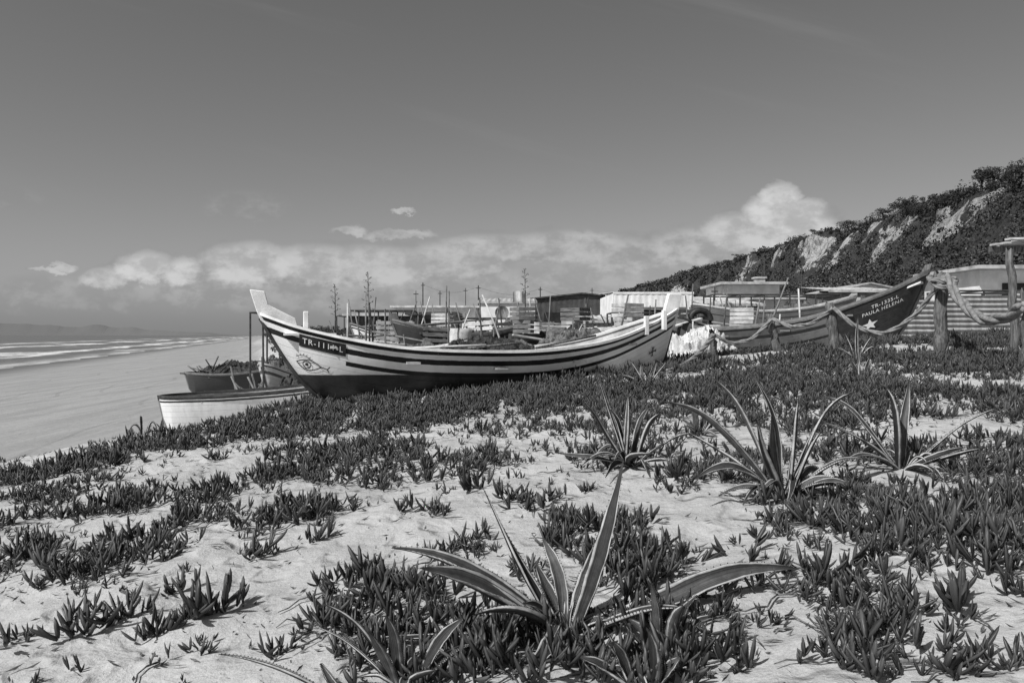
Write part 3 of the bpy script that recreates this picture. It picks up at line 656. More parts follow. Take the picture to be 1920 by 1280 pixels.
def boat(p0,p1,zbase,sh,kl,w,m,inner,cap,label,group=None,post=.25,p=.5):
    p0=Vector(p0).to_3d();p1=Vector(p1).to_3d();L=(p1-p0).length;e=empty('fishing_boat',(p0.x,p0.y,zbase),math.atan2(p1.y-p0.y,p1.x-p0.x),label,'boat')
    H=Hull([(a*L,z) for a,z in sh],[(a*L,z) for a,z in kl],w,p,.55);H.build(e,m,inner,cap,.08,.04)
    MB().prism([(-.03,sh[0][1]-.1),(-.05,sh[0][1]+post),(.12,sh[0][1]+post),(.25,sh[0][1]-.05)],-.04,.04).obj('stem_post',cap,e)
    for a in(.2,.4,.6,.8): H.thwart(e,a*L,.15,inner,.2)
    return e,H
M['h2']=hullmat('hull_white_plain',.85,[(0,.06,.03),(.10,.15,.03)],None,0)
M['h3']=hullmat('hull_grey',.07,[(0,.07,.3)],.03,.3)
M['h4']=hullmat('hull_plank',.16,[(0,.06,.5),(.24,.28,.04),(.5,.54,.4)],.05,.2,.14)
M['h5']=hullmat('hull_white_band',.6,[(0,.06,.05),(.2,.3,.1)],.1,.15)
M['h6']=hullmat('hull_banded_grey',.24,[(0,.08,.6),(.08,.14,.03),(.28,.34,.6),(.42,.46,.04)],.04,.15)
boat((-9.75,22),(-3.6,23.6),-1.44,[(0,1.34),(.3,1.40),(.7,1.62),(1,2.0)],[(0,1.34),(.02,.7),(.06,.08),(.3,0),(.8,.05),(.95,.6),(1,2.0)],1.0,M['h2'],M['offwhite'],M['dark'],'white wooden boat with dark gunwale resting on beach',post=.04,p=.35)
b3,H3=boat((-15.6,38),(-9.6,39.4),-1.4,[(0,1.2),(.3,1.15),(.7,1.45),(1,1.9)],[(0,1.2),(.03,.5),(.08,.08),(.3,0),(.8,.05),(.95,.6),(1,1.9)],1.0,M['h3'],M['woodx'],M['mid'],'dark grey boat heaped with poles beside dune bank',post=.04,p=.35)
boat((-8.7,27.6),(-6.9,33.0),-1.15,[(0,1.75),(.2,1.35),(.6,1.2),(1,1.6)],[(0,1.75),(.05,1.0),(.14,.1),(.4,0),(.8,.05),(.95,.6),(1,1.6)],.8,M['h5'],M['offwhite'],M['offwhite'],'white boat with raised bow drawn up below the bank')
boat((-6.0,29.5),(-2.4,31),.92,[(0,1.1),(.3,.72),(.7,.7),(1,1.0)],[(0,1.1),(.06,.5),(.15,.05),(.5,0),(.85,.05),(1,1.0)],.75,M['h2'],M['offwhite'],M['mid'],'small white dinghy among village clutter',post=.05)
boat((.2,24.5),(4.2,26.2),.92,[(0,1.15),(.3,.78),(.7,.74),(1,1.05)],[(0,1.15),(.06,.5),(.15,.05),(.5,0),(.85,.05),(1,1.05)],.75,M['h5'],M['offwhite'],M['offwhite'],'pale small boat parked between nets and posts',post=.2)
boat((-3.4,22.5),(.4,23.8),.92,[(0,1.1),(.3,.8),(.7,.75),(1,1.0)],[(0,1.1),(.06,.5),(.15,.05),(.5,0),(.85,.05),(1,1.0)],.75,M['h3'],M['woodx'],M['mid'],'dark small boat hauled up behind the white boat',post=.2)
b7,H7=boat((11.9,27.6),(6.4,28.4),.95,[(0,2.0),(.25,1.65),(.7,1.5),(1,1.75)],[(0,2.0),(.05,.8),(.12,.05),(.5,0),(.9,.05),(1,1.75)],1.0,M['h4'],M['woodx'],M['offwhite'],'weathered plank boat propped up behind rope fence',post=.1,p=.35)
boat((13.4,30.6),(9.4,31.4),.95,[(0,1.9),(.25,1.4),(.7,1.3),(1,1.6)],[(0,1.9),(.05,.7),(.15,.05),(.5,0),(.9,.05),(1,1.6)],.9,M['h6'],M['woodx'],M['offwhite'],'banded boat stored beside the pipe frame',post=.2,p=.42)
# ---------------------------------------------------------------- rope fence
def post(x,y,z0,z1,r,lean=(0,0),label='weathered timber post carrying thick rope'):
    mb=MB();n=9;pth=[];rs=[]
    for i in range(n):
        t=i/(n-1);pth.append((lean[0]*t+.018*math.sin(i*2.1+x),lean[1]*t+.018*math.cos(i*1.7),(z1-z0)*t));rs.append(r*(1.08-.18*t+.09*math.sin(i*3+x)))
    mb.tube(pth,rs,9)
    v=mb.v;k0=len(v)
    for i in range(k0):
        a=v[i];v[i]=(a[0]+r*.12*math.sin(i*5.3),a[1]+r*.12*math.cos(i*3.7),a[2]+(.05*math.sin(i*2.9) if i>=(n-1)*9 else 0))
    o=mb.obj('rope_post',M['wood'],None,True);o.location=(x,y,z0);meta(o,label,'post','posts of the rope fence');return o
def W3(u,v,d): return Vector(((u-960)/F*d,d,EYE-(v-628)/F*d))
def strand_rope(path,r,label,dens_=1.0):
    P=[]
    for i in range(len(path)-1):
        for k in range(10): P.append(path[i].lerp(path[i+1],k/10))
    P.append(path[-1]);mb=MB();dist=0;ph=[0]
    for i in range(1,len(P)): dist+=(P[i]-P[i-1]).length;ph.append(dist/(r*3.2))
    for k in range(3):
        q=[]
        for i,p in enumerate(P):
            t=(P[min(i+1,len(P)-1)]-P[max(i-1,0)]).normalized();a=t.cross(Vector((0,0,1)))
            if a.length<.1:a=Vector((1,0,0))
            a.normalize();b=t.cross(a);an=ph[i]+k*2.094;q.append(p+a*math.cos(an)*r*.52+b*math.sin(an)*r*.52)
        mb.tube(q,r*.56,6)
    o=mb.obj('mooring_rope',M['rope'],None,True);meta(o,label,'rope','ropes of the rope fence');return o
def sag(a,b,s,n=14,w=0): return [a.lerp(b,i/n)+Vector((w*math.sin(i*1.9),0,-s*4*(i/n)*(1-i/n)*(1+.25*math.sin(i/n*3))+w*math.sin(i*1.3)))for i in range(n+1)]
pA=W3(1772,520,14.6);pB=W3(1562,578,16);pC=W3(1447,598,17);pD=W3(1338,628,17);pE=W3(1918,575,11.5)
for p,r,ln in((pA,.115,(0,0)),(pB,.105,(-.12,0)),(pC,.09,(-.2,0)),(pD,.085,(-.06,0))):
    g0=gz(p.x,p.y)-.1;post(p.x-ln[0],p.y+.16,g0,p.z+.1,r,ln)
post(pE.x+.15,pE.y+.12,gz(pE.x,pE.y)-.1,pE.z+.25,.09)
post(W3(1905,500,14).x,14.0,gz(8.9,14)-.1,3.1,.07,(-.12,0),'tall thin pole holding the shelter roof')
strand_rope(sag(pA,pE,.36,16,.01),.085,'thick twisted rope slung from the tall post')
strand_rope(sag(pB,pA+Vector((0,-.02,.02)),.60,18,.01),.045,'thick twisted rope hanging between two posts')
strand_rope(sag(W3(1742,520,18.4),pA,.10,10),.07,'rope tied from boat bow to tall post')
strand_rope(sag(pC,pB,.2,12,.015),.042,'twisted rope sagging between leaning posts')
strand_rope(sag(pD,pC,.26,12,.015),.042,'twisted rope sagging between low posts')
gE=Vector(spot(1252,700));strand_rope(sag(gE+Vector((0,0,.03)),pD,.12,12),.055,'twisted rope running down to the sand')
lp=[pA+Vector((math.cos(a)*.19*(1+.2*math.sin(a*.7)),math.sin(a)*.18-.02,-.04+.03*math.sin(a*2.3)-.012*a)) for a in [i*.45 for i in range(26)]]
strand_rope(lp,.045,'rope bunched in rough loops round the tall post')
# ---------------------------------------------------------------- tarpaulin and net heaps
def heap(name,c,rx,ry,hh,m,label,cat,seed,rug=.35,nn=48,floats=0,group=None,fq=5):
    th=np.linspace(0,2*math.pi,nn,endpoint=False);rr=np.linspace(0,1,nn//2)
    Tt,Rr=np.meshgrid(th,rr,indexing='ij');ir=1+.35*(fbm(np.cos(Tt)*1.5+seed,np.sin(Tt)*1.5,seed,3)-.5)*2
    x=np.cos(Tt)*Rr*rx*ir;y=np.sin(Tt)*Rr*ry*ir
    rid=np.abs(fbm(x*fq+seed,y*fq,seed,4)-.5)*2
    z=hh*(1-Rr**3.2)*(.45+.8*fbm(x*2.1+seed,y*2.1,seed+3,3))-rug*hh*rid*(1-Rr*.5)
    z-=.05*Rr
    V=np.stack([x.ravel(),y.ravel(),z.ravel()],1);n1=nn//2;Q=[]
    for i in range(nn):
        for j in range(n1-1): Q.append((i*n1+j,((i+1)%nn)*n1+j,((i+1)%nn)*n1+j+1,i*n1+j+1))
    e=npmesh(name,V,Q,None,m,False);e.location=c;meta(e,label,cat,group)
    return e
heap('tarpaulin',(4.25,18.2,.75),1.15,.8,1.0,M['tarp'],'crumpled white tarpaulin heap behind the boat stern','tarpaulin',5,1.1,110,0,None,4.5)
heap('tarpaulin',(3.3,20.5,.8),.9,.7,.9,M['tarp'],'pale tarpaulin bundle beside wooden props','tarpaulin',8,1.1,90,0,None,4)
def bp(a,y,z): return tworld(B,(a,y,z))
heap('fishing_net',bp(4.2,.1,.72),1.15,.55,.46,M['net'],'dark fishing net heaped inside the white boat','fishing net',11,.9,90,60,None,9)
heap('fishing_net',bp(3.2,.0,.72),.5,.5,.34,M['netl'],'grey net bundle inside the white boat','fishing net',14,.9,60,0,None,9)
for i in range(22):
    a=R(3.1,5.3);y=R(-.35,.35);z=.95+R(-.08,.08);o=MB().tube([(0,0,0),(0,0,.04),(.0,0,.08)],[.03,.045,.03],8).obj('net_float',M['dark'] if i%5 else M['offwhite'],None,True)
    o.location=bp(a,y,z);o.rotation_euler=(R(0,3),R(0,3),0);meta(o,'small float lying on the net in the boat','float','net floats in the boat')
for i in range(6):
    o=MB().tube([(0,0,0),(R(.8,1.6),R(-.1,.1),R(.02,.25))],.025,6).obj('oar',M['wood'] if i%2 else M['offwhite'],None,True);o.location=bp(R(1.6,5.6),R(-.4,.5),.93);o.rotation_euler[2]=R(-.2,.5);meta(o,'weathered oar shaft laid across the thwarts','oar','oars in the boat')
# ---------------------------------------------------------------- village buildings
def bldg(name,x0,x1,y,dep,z0,h,wall,roofm,label,kind='flat',over=.3,rise=.5,corr=False,doors=(),windows=(),rot=0,cat='building',ribs=.25):
    e=empty(name,((x0+x1)/2,y,z0),rot,label,cat);w=x1-x0;hw=w/2;mb=MB()
    if corr:
        mb.box((0,dep/2,h/2-.5),(w-.1,dep-.1,h+1-.02))
        am=.009
        mb.corr((-hw,0,-.5),(1,0,0),(0,0,1),w,h+.5,ribs,am);mb.corr((-hw,dep,-.5),(0,-1,0),(0,0,1),dep,h+.5,ribs,am);mb.corr((hw,0,-.5),(0,1,0),(0,0,1),dep,h+.5,ribs,am)
    else: mb.box((0,dep/2,h/2-.5),(w,dep,h+1))
    if kind=='gable': mb.prism([(-hw,h),(hw,h),(0,h+rise)],0.02,dep-.02)
    mb.obj('wall',wall,e)
    mb=MB()
    if kind=='flat': mb.box((0,dep/2-over/2,h+.07),(w+2*over,dep+2*over,.13))
    elif kind=='slope':
        ln=dep+over;mb.corr((-hw-over,-over,h+.05),(1,0,0),(0,ln,rise),w+2*over,math.hypot(ln,rise),.25,.02);mb.box((0,dep/2,h+.01+rise*.2),(w,.05,rise*.3));mb.box((0,-over+.02,h+.01),(w+2*over,.04,.1))
    else:
        for s in(-1,1):
            l=math.hypot(hw+over,rise*(hw+over)/hw);R_=Matrix.Rotation(s*math.atan2(rise,hw),3,'Y');mb.box((s*(hw+over)/2,dep/2,h+rise-rise*(hw+over)/hw/2+.06),(l,dep+2*over,.08),R_)
    mb.obj('roof',roofm,e)
    for a,wd,hd in doors: MB().box((a,-.03,hd/2),(wd,.1,hd)).obj('door',M['glass'],e)
    for a,zc,wd,hd in windows:
        wn=MB().box((a,-.02,zc),(wd,.1,hd)).obj('window',M['glass'],e);MB().box((a,-.05,zc-hd/2-.05),(wd+.16,.14,.08)).obj('sill',M['offwhite'],wn)
    return e
bldg('storage_shed',-7.3,-2.3,50,4,.9,2.4,M['whitewall'],M['offwhite'],'long low white shed with flat roof','flat',.3,doors=[(-1.4,.9,1.9),(1.2,1.0,1.9)],windows=[(0,1.4,.8,.7)])
bldg('open_shed',-10.6,-7.4,52,3,.8,2.0,M['mid'],M['metald'],'low dark shed with flat roof','flat',.25,doors=[(0,1.6,1.7)])
bldg('open_shed',-8.2,-5.0,40,3,.8,1.75,M['dark'],M['roof'],'dark low shack with pale flat roof','flat',.25,doors=[(0,1.6,1.5)])
bldg('open_shed',-4.6,-2.6,36,2.5,.9,1.6,M['woodx'],M['metald'],'timber shack with dark flat roof','flat',.2,doors=[(0,1.0,1.4)])
s=bldg('white_hut',-1.55,1.1,38,3.5,.9,2.25,M['whitewall'],M['roof'],'white hut with satellite dish on its front','slope',.1,.3,doors=[],windows=[(.9,1.45,.6,.7)])
mb=MB();n=16
for i in range(5):
    r=.33*i/4
    for j in range(n): mb.v.append((r*math.cos(j*2*math.pi/n),.12*(i/4)**2*-1,r*math.sin(j*2*math.pi/n)))
for i in range(4):
    for j in range(n): mb.f.append((i*n+j,i*n+(j+1)%n,(i+1)*n+(j+1)%n,(i+1)*n+j))
dish=mb.obj('satellite_dish',M['mid'],s,True);dish.location=(-.25,-.25,1.75);MB().tube([(0,0,0),(0,.25,-.1)],.03).tube([(0,0,-.3),(0,-.35,0)],.015).obj('dish_arm',M['mid'],dish)
bldg('workshop',1.2,6.9,46,6,.9,2.75,M['metald'],M['dark'],'wide dark corrugated workshop with shallow gable roof','gable',.15,.3,True,doors=[(-1.6,1.2,2.0)],ribs=.3)
bldg('warehouse',5.1,9.1,40,7,.9,2.8,M['whitewall'],M['whitewall'],'white corrugated metal warehouse','slope',.03,.25,True,ribs=.3)
bldg('storage_shed',8.9,13.6,44,4,.9,2.6,M['offwhite'],M['roof'],'long pale shed with corrugated roof','slope',.1,.35,doors=[(0,1,1.9)])
hs=bldg('beach_house',11.2,14.1,42,4,.9,3.35,M['whitewall'],M['roof'],'white cabin with overhanging flat roof','flat',.3,windows=[(.3,2.3,1.2,.8)],doors=[(-1.0,.8,1.9)])
bldg('beach_house',15.2,18.2,46,4,.9,2.9,M['mid'],M['roof'],'grey cabin with pale flat roof','flat',.4,windows=[(-.6,2,.9,.7)])
bldg('beach_house',18.6,23.5,47,4,.9,3.2,M['offwhite'],M['roof'],'pale low house with shallow gable roof','gable',.3,.5,windows=[(-1,2,.9,.7),(1,2,.9,.7)])
MB().box((0,0,.15),(.5,.5,.6)).box((0,0,.5),(.65,.65,.08)).obj('chimney',M['offwhite'],hs).location=(1.0,2,3.35)
bldg('open_shed',13.7,16.0,34,3,.95,2.5,M['woodx'],M['roof'],'timber lean-to with pale roof','slope',.3,.3,doors=[(0,1.3,1.9)])
bldg('storage_shed',8.2,10.4,33.5,3,.95,1.9,M['woodx'],M['roof'],'small timber store with corrugated roof','slope',.2,.3,doors=[(0,.9,1.6)])
bldg('storage_shed',10.7,12.6,35,3,.95,2.2,M['whitewall'],M['roof'],'small white store with flat roof','flat',.2,.3,doors=[(0,.8,1.7)])
bldg('beach_house',17.6,22,30,4,1.0,3.05,M['whitewall'],M['roof'],'white house with thin projecting roof','flat',.4,windows=[(-.9,2.2,.9,.7)])
bldg('storage_shed',2.6,4.7,30,2.5,.95,1.15,M['metal'],M['roof'],'low shack of corrugated sheet','slope',.1,.25,True)
bldg('storage_shed',5.0,7.2,34,2.5,.95,1.7,M['dark'],M['woodx'],'dark low shack with timber roof','flat',.2,doors=[(-.2,.8,1.4)])
for x,yy,w,h_,zz in((10.6,24,2.3,1.65,1.0),(12.95,24.2,2.4,1.75,1.05),(15.4,24.4,2.5,1.9,1.05)):
    e=empty('sheet_fence',(x,yy,zz),0,'fence panel of horizontal corrugated metal sheet','fence','corrugated fence panels')
    MB().corr((0,0,0),(0,0,1),(1,0,0),h_,w,.15,.03).obj('panel',M['metal'],e,True)
    MB().box((0,.08,h_/2),(.1,.08,h_+.3)).obj('fence_post',M['wood'],e)
e=empty('shelter',(9.85,14.0,1.3),0,'rustic beach shelter with ragged board roof','shelter')
mb=MB()
for i in range(9): mb.box((-.0+R(-.1,.1),-.8+i*.2,1.98+R(-.02,.02)),(2.0+R(-.3,.3),.19,.035),Matrix.Rotation(R(-.05,.05),3,'Y'))
mb.obj('roof',M['offwhite'],e)
for yy in(-.7,.7):
    MB().box((0,yy,1.88),(2.1,.08,.1)).obj('roof_beam',M['wood'],e);MB().box((.9,yy,.9),(.1,.1,1.86)).obj('roof_post',M['wood'],e)
def rack(x,y,z,w,d,h_,nx_,label):
    mb=MB()
    for i in range(nx_+1):
        for yy in(0,d): mb.tube([(w*i/nx_,yy,-.5),(w*i/nx_+R(-.03,.03),yy,h_)],.035,5)
    for yy in(0,d): mb.tube([(0,yy,h_),(w,yy,h_)],.03,5).tube([(0,yy,h_*.5),(w,yy,h_*.5)],.02,5)
    for i in range(nx_+1): mb.tube([(w*i/nx_,0,h_),(w*i/nx_,d,h_)],.03,5)
    o=mb.obj('net_drying_rack',M['frame'],None);o.location=(x,y,z);meta(o,label,'rack');return o
rack(-6.9,34,.9,2.6,1.8,1.75,3,'rusty pipe rack for drying nets')
rack(-10.1,46,.8,4.0,2,1.9,4,'long rusty pipe frame beside sheds')
rack(-2.2,33,.9,2.2,1.5,1.4,3,'low pipe rack with crossbars')
rack(8.0,31.5,.9,5.0,1.8,2.3,5,'pipe pergola frame behind plank boat')
rack(15,27,1.0,4.0,1.8,2.1,4,'pipe frame beside corrugated fence')
rack(3.6,28.5,.9,2.4,1.4,1.5,3,'rough pipe frame hung with gear')
rack(-8.75,26.6,-.9,.45,1.8,3.25,1,'tall narrow pipe frame beside beached boats')
for i in range(4):
    x=-8.3+i*.3;mb=MB().tube([(0,0,0),(R(-.9,-.4),R(-.2,.3),R(1.2,2.1))],.03,6);o=mb.obj('boat_prop',M['mid'] if i%2 else M['wood'],None,True);o.location=(x,24.6+R(-.3,.3),gz(x,24.6)-.05);meta(o,'slim timber pole leaning near beached boats','pole','leaning timber poles')
for u,vt,d,r in((793,530,60,.06),(825,545,58,.05),(897,535,56,.06),(873,540,62,.04),(1013,538,60,.06),(1110,540,66,.05),(1433,483,58,.08),(1503,500,56,.06),(1340,538,36,.04),(780,545,48,.03),(1180,545,56,.04)):
    x=(u-960)/F*d;zt=EYE-(vt-628)/F*d;e=empty('utility_pole',(x,d,.8),0,'thin wooden utility pole behind village sheds','pole','poles rising above the village')
    MB().tube([(0,0,-.3),(0,0,zt-.8)],[r,r*.7],6).obj('pole_shaft',M['frame'],e);MB().box((0,0,zt-1.0),(.3,.05,.05)).obj('crossarm',M['frame'],e)
def wire(a,b,s,r=.007):
    o=MB().tube(sag(Vector(a),Vector(b),s,10),r,4,False).obj('power_line',M['frame'],None);meta(o,'thin overhead wire strung between poles','wire','overhead wires')
P_=lambda u,v,d:W3(u,v,d)
wire(P_(793,533,60),P_(897,538,56),.4);wire(P_(897,538,56),P_(1013,541,60),.4);wire(P_(1013,541,60),P_(1110,544,66),.4);wire(P_(1110,544,66),P_(1433,488,58),1);wire(P_(1433,488,58),P_(1503,503,56),.2)
def flower(u,vt,d,label,dn=1):
    x=(u-960)/F*d;z0=gz(x,d);H_=EYE-(vt-628)/F*d-z0;e=empty('agave_flower_stalk',(x,d,z0),0,label,'flower stalk','agave flower stalks')
    MB().tube([(0,0,-.2),(.03,0,H_*.5),(0,0,H_)],[.05,.04,.02],6).obj('stalk',M['stalk'],e,True);mb=MB()
    n_=16
    for i in range(n_):
        t=i/(n_-1);z=H_*(.5+.48*t);l=.3*(1-t*.6);a=i*2.4
        p=Vector((math.cos(a)*l,math.sin(a)*l*.6,z+.08));mb.tube([(0,0,z),(p.x*.6,p.y*.6,z+.02),p],.012,4)
        for k in range(4*dn): mb.ball((p.x+R(-.08,.08),p.y+R(-.06,.06),p.z+R(-.02,.06)),R(.02,.035),5,3,.6)
    mb.obj('flower_clusters',M['stalk'],e)
flower(690,512,40,'tall dry agave flower stalk beside sheds');flower(628,535,42,'thin dry agave flower stalk on the dune bank');flower(984,505,46,'dense dark agave flower stalk behind white hut',2)
e=empty('flag',(W3(985,560,27).x,27,.9),0,'small pale flag on a thin stick','flag');MB().tube([(0,0,0),(0,0,2.2)],.02,5).obj('flagpole',M['frame'],e)
mb=MB()
for i in range(9):
    for j in range(2): mb.v.append((-.42+i*.05,.05*math.sin(i*.9),2.15-j*.35+.05*math.sin(i*.5)))
for i in range(8): mb.f.append((2*i,2*i+2,2*i+3,2*i+1))
mb.obj('flag_cloth',M['offwhite'],e)
def crate(x,y,z,s,m):
    mb=MB();w=.5*s;d=.35*s;h_=.28*s
    for k in range(3):
        zz=.04+k*h_/3
        mb.box((0,-d/2,zz),(w,.02,h_/4)).box((0,d/2,zz),(w,.02,h_/4)).box((-w/2,0,zz),(.02,d,h_/4)).box((w/2,0,zz),(.02,d,h_/4))
    mb.box((0,0,.01),(w,d,.02))
    o=mb.obj('fish_crate',m,None);o.location=(x,y,z);o.rotation_euler[2]=R(0,3);meta(o,'slatted fish crate lying among fishing gear','crate','fish crates in the village')
def barrel(x,y,z,m):
    mb=MB().tube([(0,0,0),(0,0,.12),(0,0,.45),(0,0,.78),(0,0,.9)],[.26,.29,.31,.29,.26],14);o=mb.obj('barrel',m,None,True);o.location=(x,y,z);meta(o,'plastic storage drum standing among fishing gear','barrel','storage drums')
def pallet(x,y,z,tilt,m):
    mb=MB()
    for i in range(7): mb.box((0,0,.08+i*.16),(1.2,.02,.1))
    for s_ in(-.5,0,.5): mb.box((s_,.05,.55),(.08,.08,1.15))
    o=mb.obj('pallet',m,None);o.location=(x,y,z);o.rotation_euler=(tilt,R(-.06,.06),R(-.8,.8));meta(o,'wooden pallet stood on edge as a screen','pallet','pallets used as screens')
mats5=[M['offwhite'],M['mid'],M['dark'],M['woodx'],M['offwhite']]
for i in range(57):
    y=R(20.5,34);x=R(-.17*y,.30*y)
    m=random.choice(mats5);g=gz(x,y)
    c=i%3
    if c==0:
        zz=g
        for k in range(random.choice([2,3,4,4])): crate(x+R(-.05,.05),y,zz,1.35,random.choice(mats5));zz+=.36
    elif c==1: barrel(x,y,g,m)
    else: pallet(x,y,g-(.2 if i%2 else 0),R(-.2,.2),random.choice([M['woodx'],M['offwhite'],M['woodx']]))
for i in range(40):
    y=R(19.5,33);x=R(-.2*y,.36*y);heap('fishing_net',(x,y,gz(x,y)),R(.8,1.7),R(.4,.9),R(.5,1.05),random.choice([M['net'],M['netl'],M['netl'],M['mid']]),'heap of fishing net on the sand','fishing net',20+i,.8,50,0,'net heaps in the village',6)
for i in range(8):
    a=R(.8,4.8);p=tworld(b7,(a,R(-.4,.4),1.15));heap('fishing_net',p,R(.5,.9),R(.4,.6),R(.5,.9),random.choice([M['net'],M['netl']]),'net bundle piled on the plank boat','fishing net',60+i,1,50,0,'nets piled on the plank boat',8)
for i in range(5):
    a=R(1.8,5.4);p=tworld(PB,(a,R(-.4,.4),.45));heap('fishing_net',p,R(.5,.9),R(.4,.6),R(.5,.85),random.choice([M['net'],M['netl']]),'net bundle stowed in the grey boat','fishing net',160+i,1,50,0,'nets stowed in the grey boat',8)
for i in range(110):
    y=R(19.5,36);x=R(-.22*y,.38*y);g=gz(x,y);h_=R(.8,2.1);tl=R(-.8,.8) if i%3 else R(-.12,.12)
    o=MB().tube([(0,0,-.2),(tl*.5,R(-.1,.1),h_*.5+R(-.03,.03)),(tl,R(-.3,.3),h_)],[.034,.026,.02],6).obj('wooden_stake',random.choice([M['wood'],M['frame'],M['wood'],M['offwhite'],M['mid']]),None,True);o.location=(x,y,g);meta(o,'rough timber stake stuck in the sand','stake','stakes in the village')
for i in range(44):
    y=R(21,33);x=R(-.2*y,.36*y);g=gz(x,y)+R(.4,1.2);o=MB().box((0,0,0),(R(1.0,2.6),.14,.04)).obj('plank',random.choice([M['woodx'],M['offwhite'],M['mid']]),None);o.location=(x,y,g);o.rotation_euler=(R(-.3,.3),R(-.25,.25),R(-.8,.8));meta(o,'loose plank resting on heaped gear','plank','loose planks in the village')
for i in range(12):
    x=6.6+i*.42;o=MB().ball((0,0,0),R(.09,.15),9,6).tube([(0,0,0),(0,0,.3)],.01,4).obj('fishing_buoy',random.choice([M['dark'],M['offwhite'],M['mid']]),None,True);o.location=(x,27.8+R(-.3,.3),2.35+R(-.1,.2));meta(o,'round fishing buoy hanging above the plank boat','buoy','hanging buoys')
e=empty('tyre',(5.2,22.0,2.0),0,'old rubber tyre hung at the boat stern','tyre')
mb=MB();c=[(math.cos(a)*.28,0,math.sin(a)*.28) for a in [i*math.pi/12 for i in range(25)]];mb.tube(c,.09,8,False);o=mb.obj('tyre_ring',M['black'],e,True)
for i in range(34):
    a=R(.5,5.4);p=tworld(b3,(a,R(-.5,.5),R(.9,1.3)));o=MB().tube([(0,0,0),(R(-1.4,1.4),R(-.3,.3),R(.05,.75))],.035,5).obj('boat_pole',random.choice([M['frame'],M['wood'],M['mid']]),None,True);o.location=p;meta(o,'dark pole piled on the grey boat','pole','poles piled on the grey boat')
heap('fishing_net',tworld(b3,(2.8,0,1.0)),2.3,.8,.9,M['net'],'dark net heaped on the grey rowing boat','fishing net',71,.9,70,14)
heap('fishing_net',tworld(b3,(4.4,0,1.2)),1.2,.8,1.1,M['netl'],'grey net heaped at the boat stern','fishing net',73,.9,70,14)
for i,(x,y) in enumerate(((-9.3,33.5),(-8.6,31),(-10.6,36.5),(-12.2,43),(-11.4,40.5),(-10,35),(-8.0,29.5),(-7.2,27.5))):
    heap('fishing_net',(x,y,gz(x,y)-.05),R(.9,1.5),R(.6,1),R(.8,1.2),M['net'] if i%2 else M['netl'],'gear and net heap on the dune bank','fishing net',90+i,1,50,0,'gear heaps on the bank',7)
for i in range(30):
    y=R(29,46);x=float(edge(y))-R(0,3.6);o=MB().tube([(0,0,0),(R(-1.5,1.5),R(-.5,.5),R(.0,.8))],.04,5).obj('driftwood_pole',random.choice([M['frame'],M['wood'],M['wood']]),None,True);o.location=(x,y,gz(x,y)+.05);meta(o,'loose pole lying down the dune bank','pole','poles on the bank')
def bush(x,y,r,hh,label='low dark bush on the dune bank'):
    k=int(10+r*8);C=np.stack([rng.uniform(-r,r,k),rng.uniform(-r,r,k)*.7,rng.uniform(0.05,hh,k)],1);V,Q,rr=leafcloud(C,rng.uniform(.18,.42,k),70,.06,.7,int(x*100)%9999+3)
    o=npmesh('bush',V,Q,None,M['bush'],False);o.location=(x,y,gz(x,y));meta(o,label,'bush','bushes on the dune bank')
for x,y,r,hh in((-8.9,37,1.0,.7),(-9.6,41,1.2,.8),(-12.5,48,1.6,.9),(-14,54,2,1),(-11.5,44,1.3,.6),(-16.5,62,2.4,1.2),(-7.6,33,.9,.5),(-7,31.5,.8,.5),(-10.5,50,1.6,1),(-1.5,27,.9,.6),(.8,23,.8,.5),(2.2,28,.9,.6),(-3.6,26,.8,.5),(5.2,27,.9,.7),(-5,36,1.2,.7),(-3,40,1.4,.8),(4,36,1.4,1.0),(-19,72,3,1.4),(-24,90,4,1.6),(18,36,1.8,1.2),(22,40,2,1.4),(16,22,1.3,.7),(10.8,21,.9,.4),(12.5,22,1,.5),(-18,67,2.4,1.2),(-13,51,1.6,.9),(-11.5,33,.7,.4),(-13.2,34.5,.5,.3)):
    bush(x,y,r,hh)
# ---------------------------------------------------------------- world
w=bpy.data.worlds.new('World');scene.world=w;w.use_nodes=True;nt=NT(w.node_tree);bg=w.node_tree.nodes['Background']
sunv=Vector((-.62,-.58,0)).normalized();EL_=math.radians(48)
sky=nt.n('ShaderNodeTexSky',sky_type='NISHITA');sky.sun_disc=False;sky.sun_elevation=EL_;sky.sun_rotation=math.atan2(sunv.x,sunv.y);sky.altitude=0;sky.air_density=1;sky.dust_density=1.5;sky.ozone_density=1
sc=nt.n('ShaderNodeSeparateColor');nt.nt.links.new(sky.outputs[0],sc.inputs[0])
base=nt.m('ADD',nt.m('MULTIPLY',sc.outputs[0],.75),nt.m('MULTIPLY',sc.outputs[1],.25))
tc=nt.n('ShaderNodeTexCoord');sp=nt.n('ShaderNodeSeparateXYZ');nt.nt.links.new(tc.outputs['Generated'],sp.inputs[0])
x,y,z=sp.outputs
yy=nt.m('MAXIMUM',y,.05);az=nt.m('DIVIDE',x,yy);el=nt.m('DIVIDE',z,yy)
cb=nt.n('ShaderNodeCombineXYZ');nt.put(cb.inputs[0],az);nt.put(cb.inputs[1],nt.m('MULTIPLY',el,1.6));cv=cb.outputs[0]
n1=nt.noise(cv,9,9,.62);n2=nt.noise(cv,30,8,.62)
azd=nt.m('ADD',az,nt.m('MULTIPLY',nt.m('SUBTRACT',n1,.5),.07))
eld=nt.m('ADD',el,nt.m('MULTIPLY',nt.m('SUBTRACT',n2,.5),.035))
fld=None
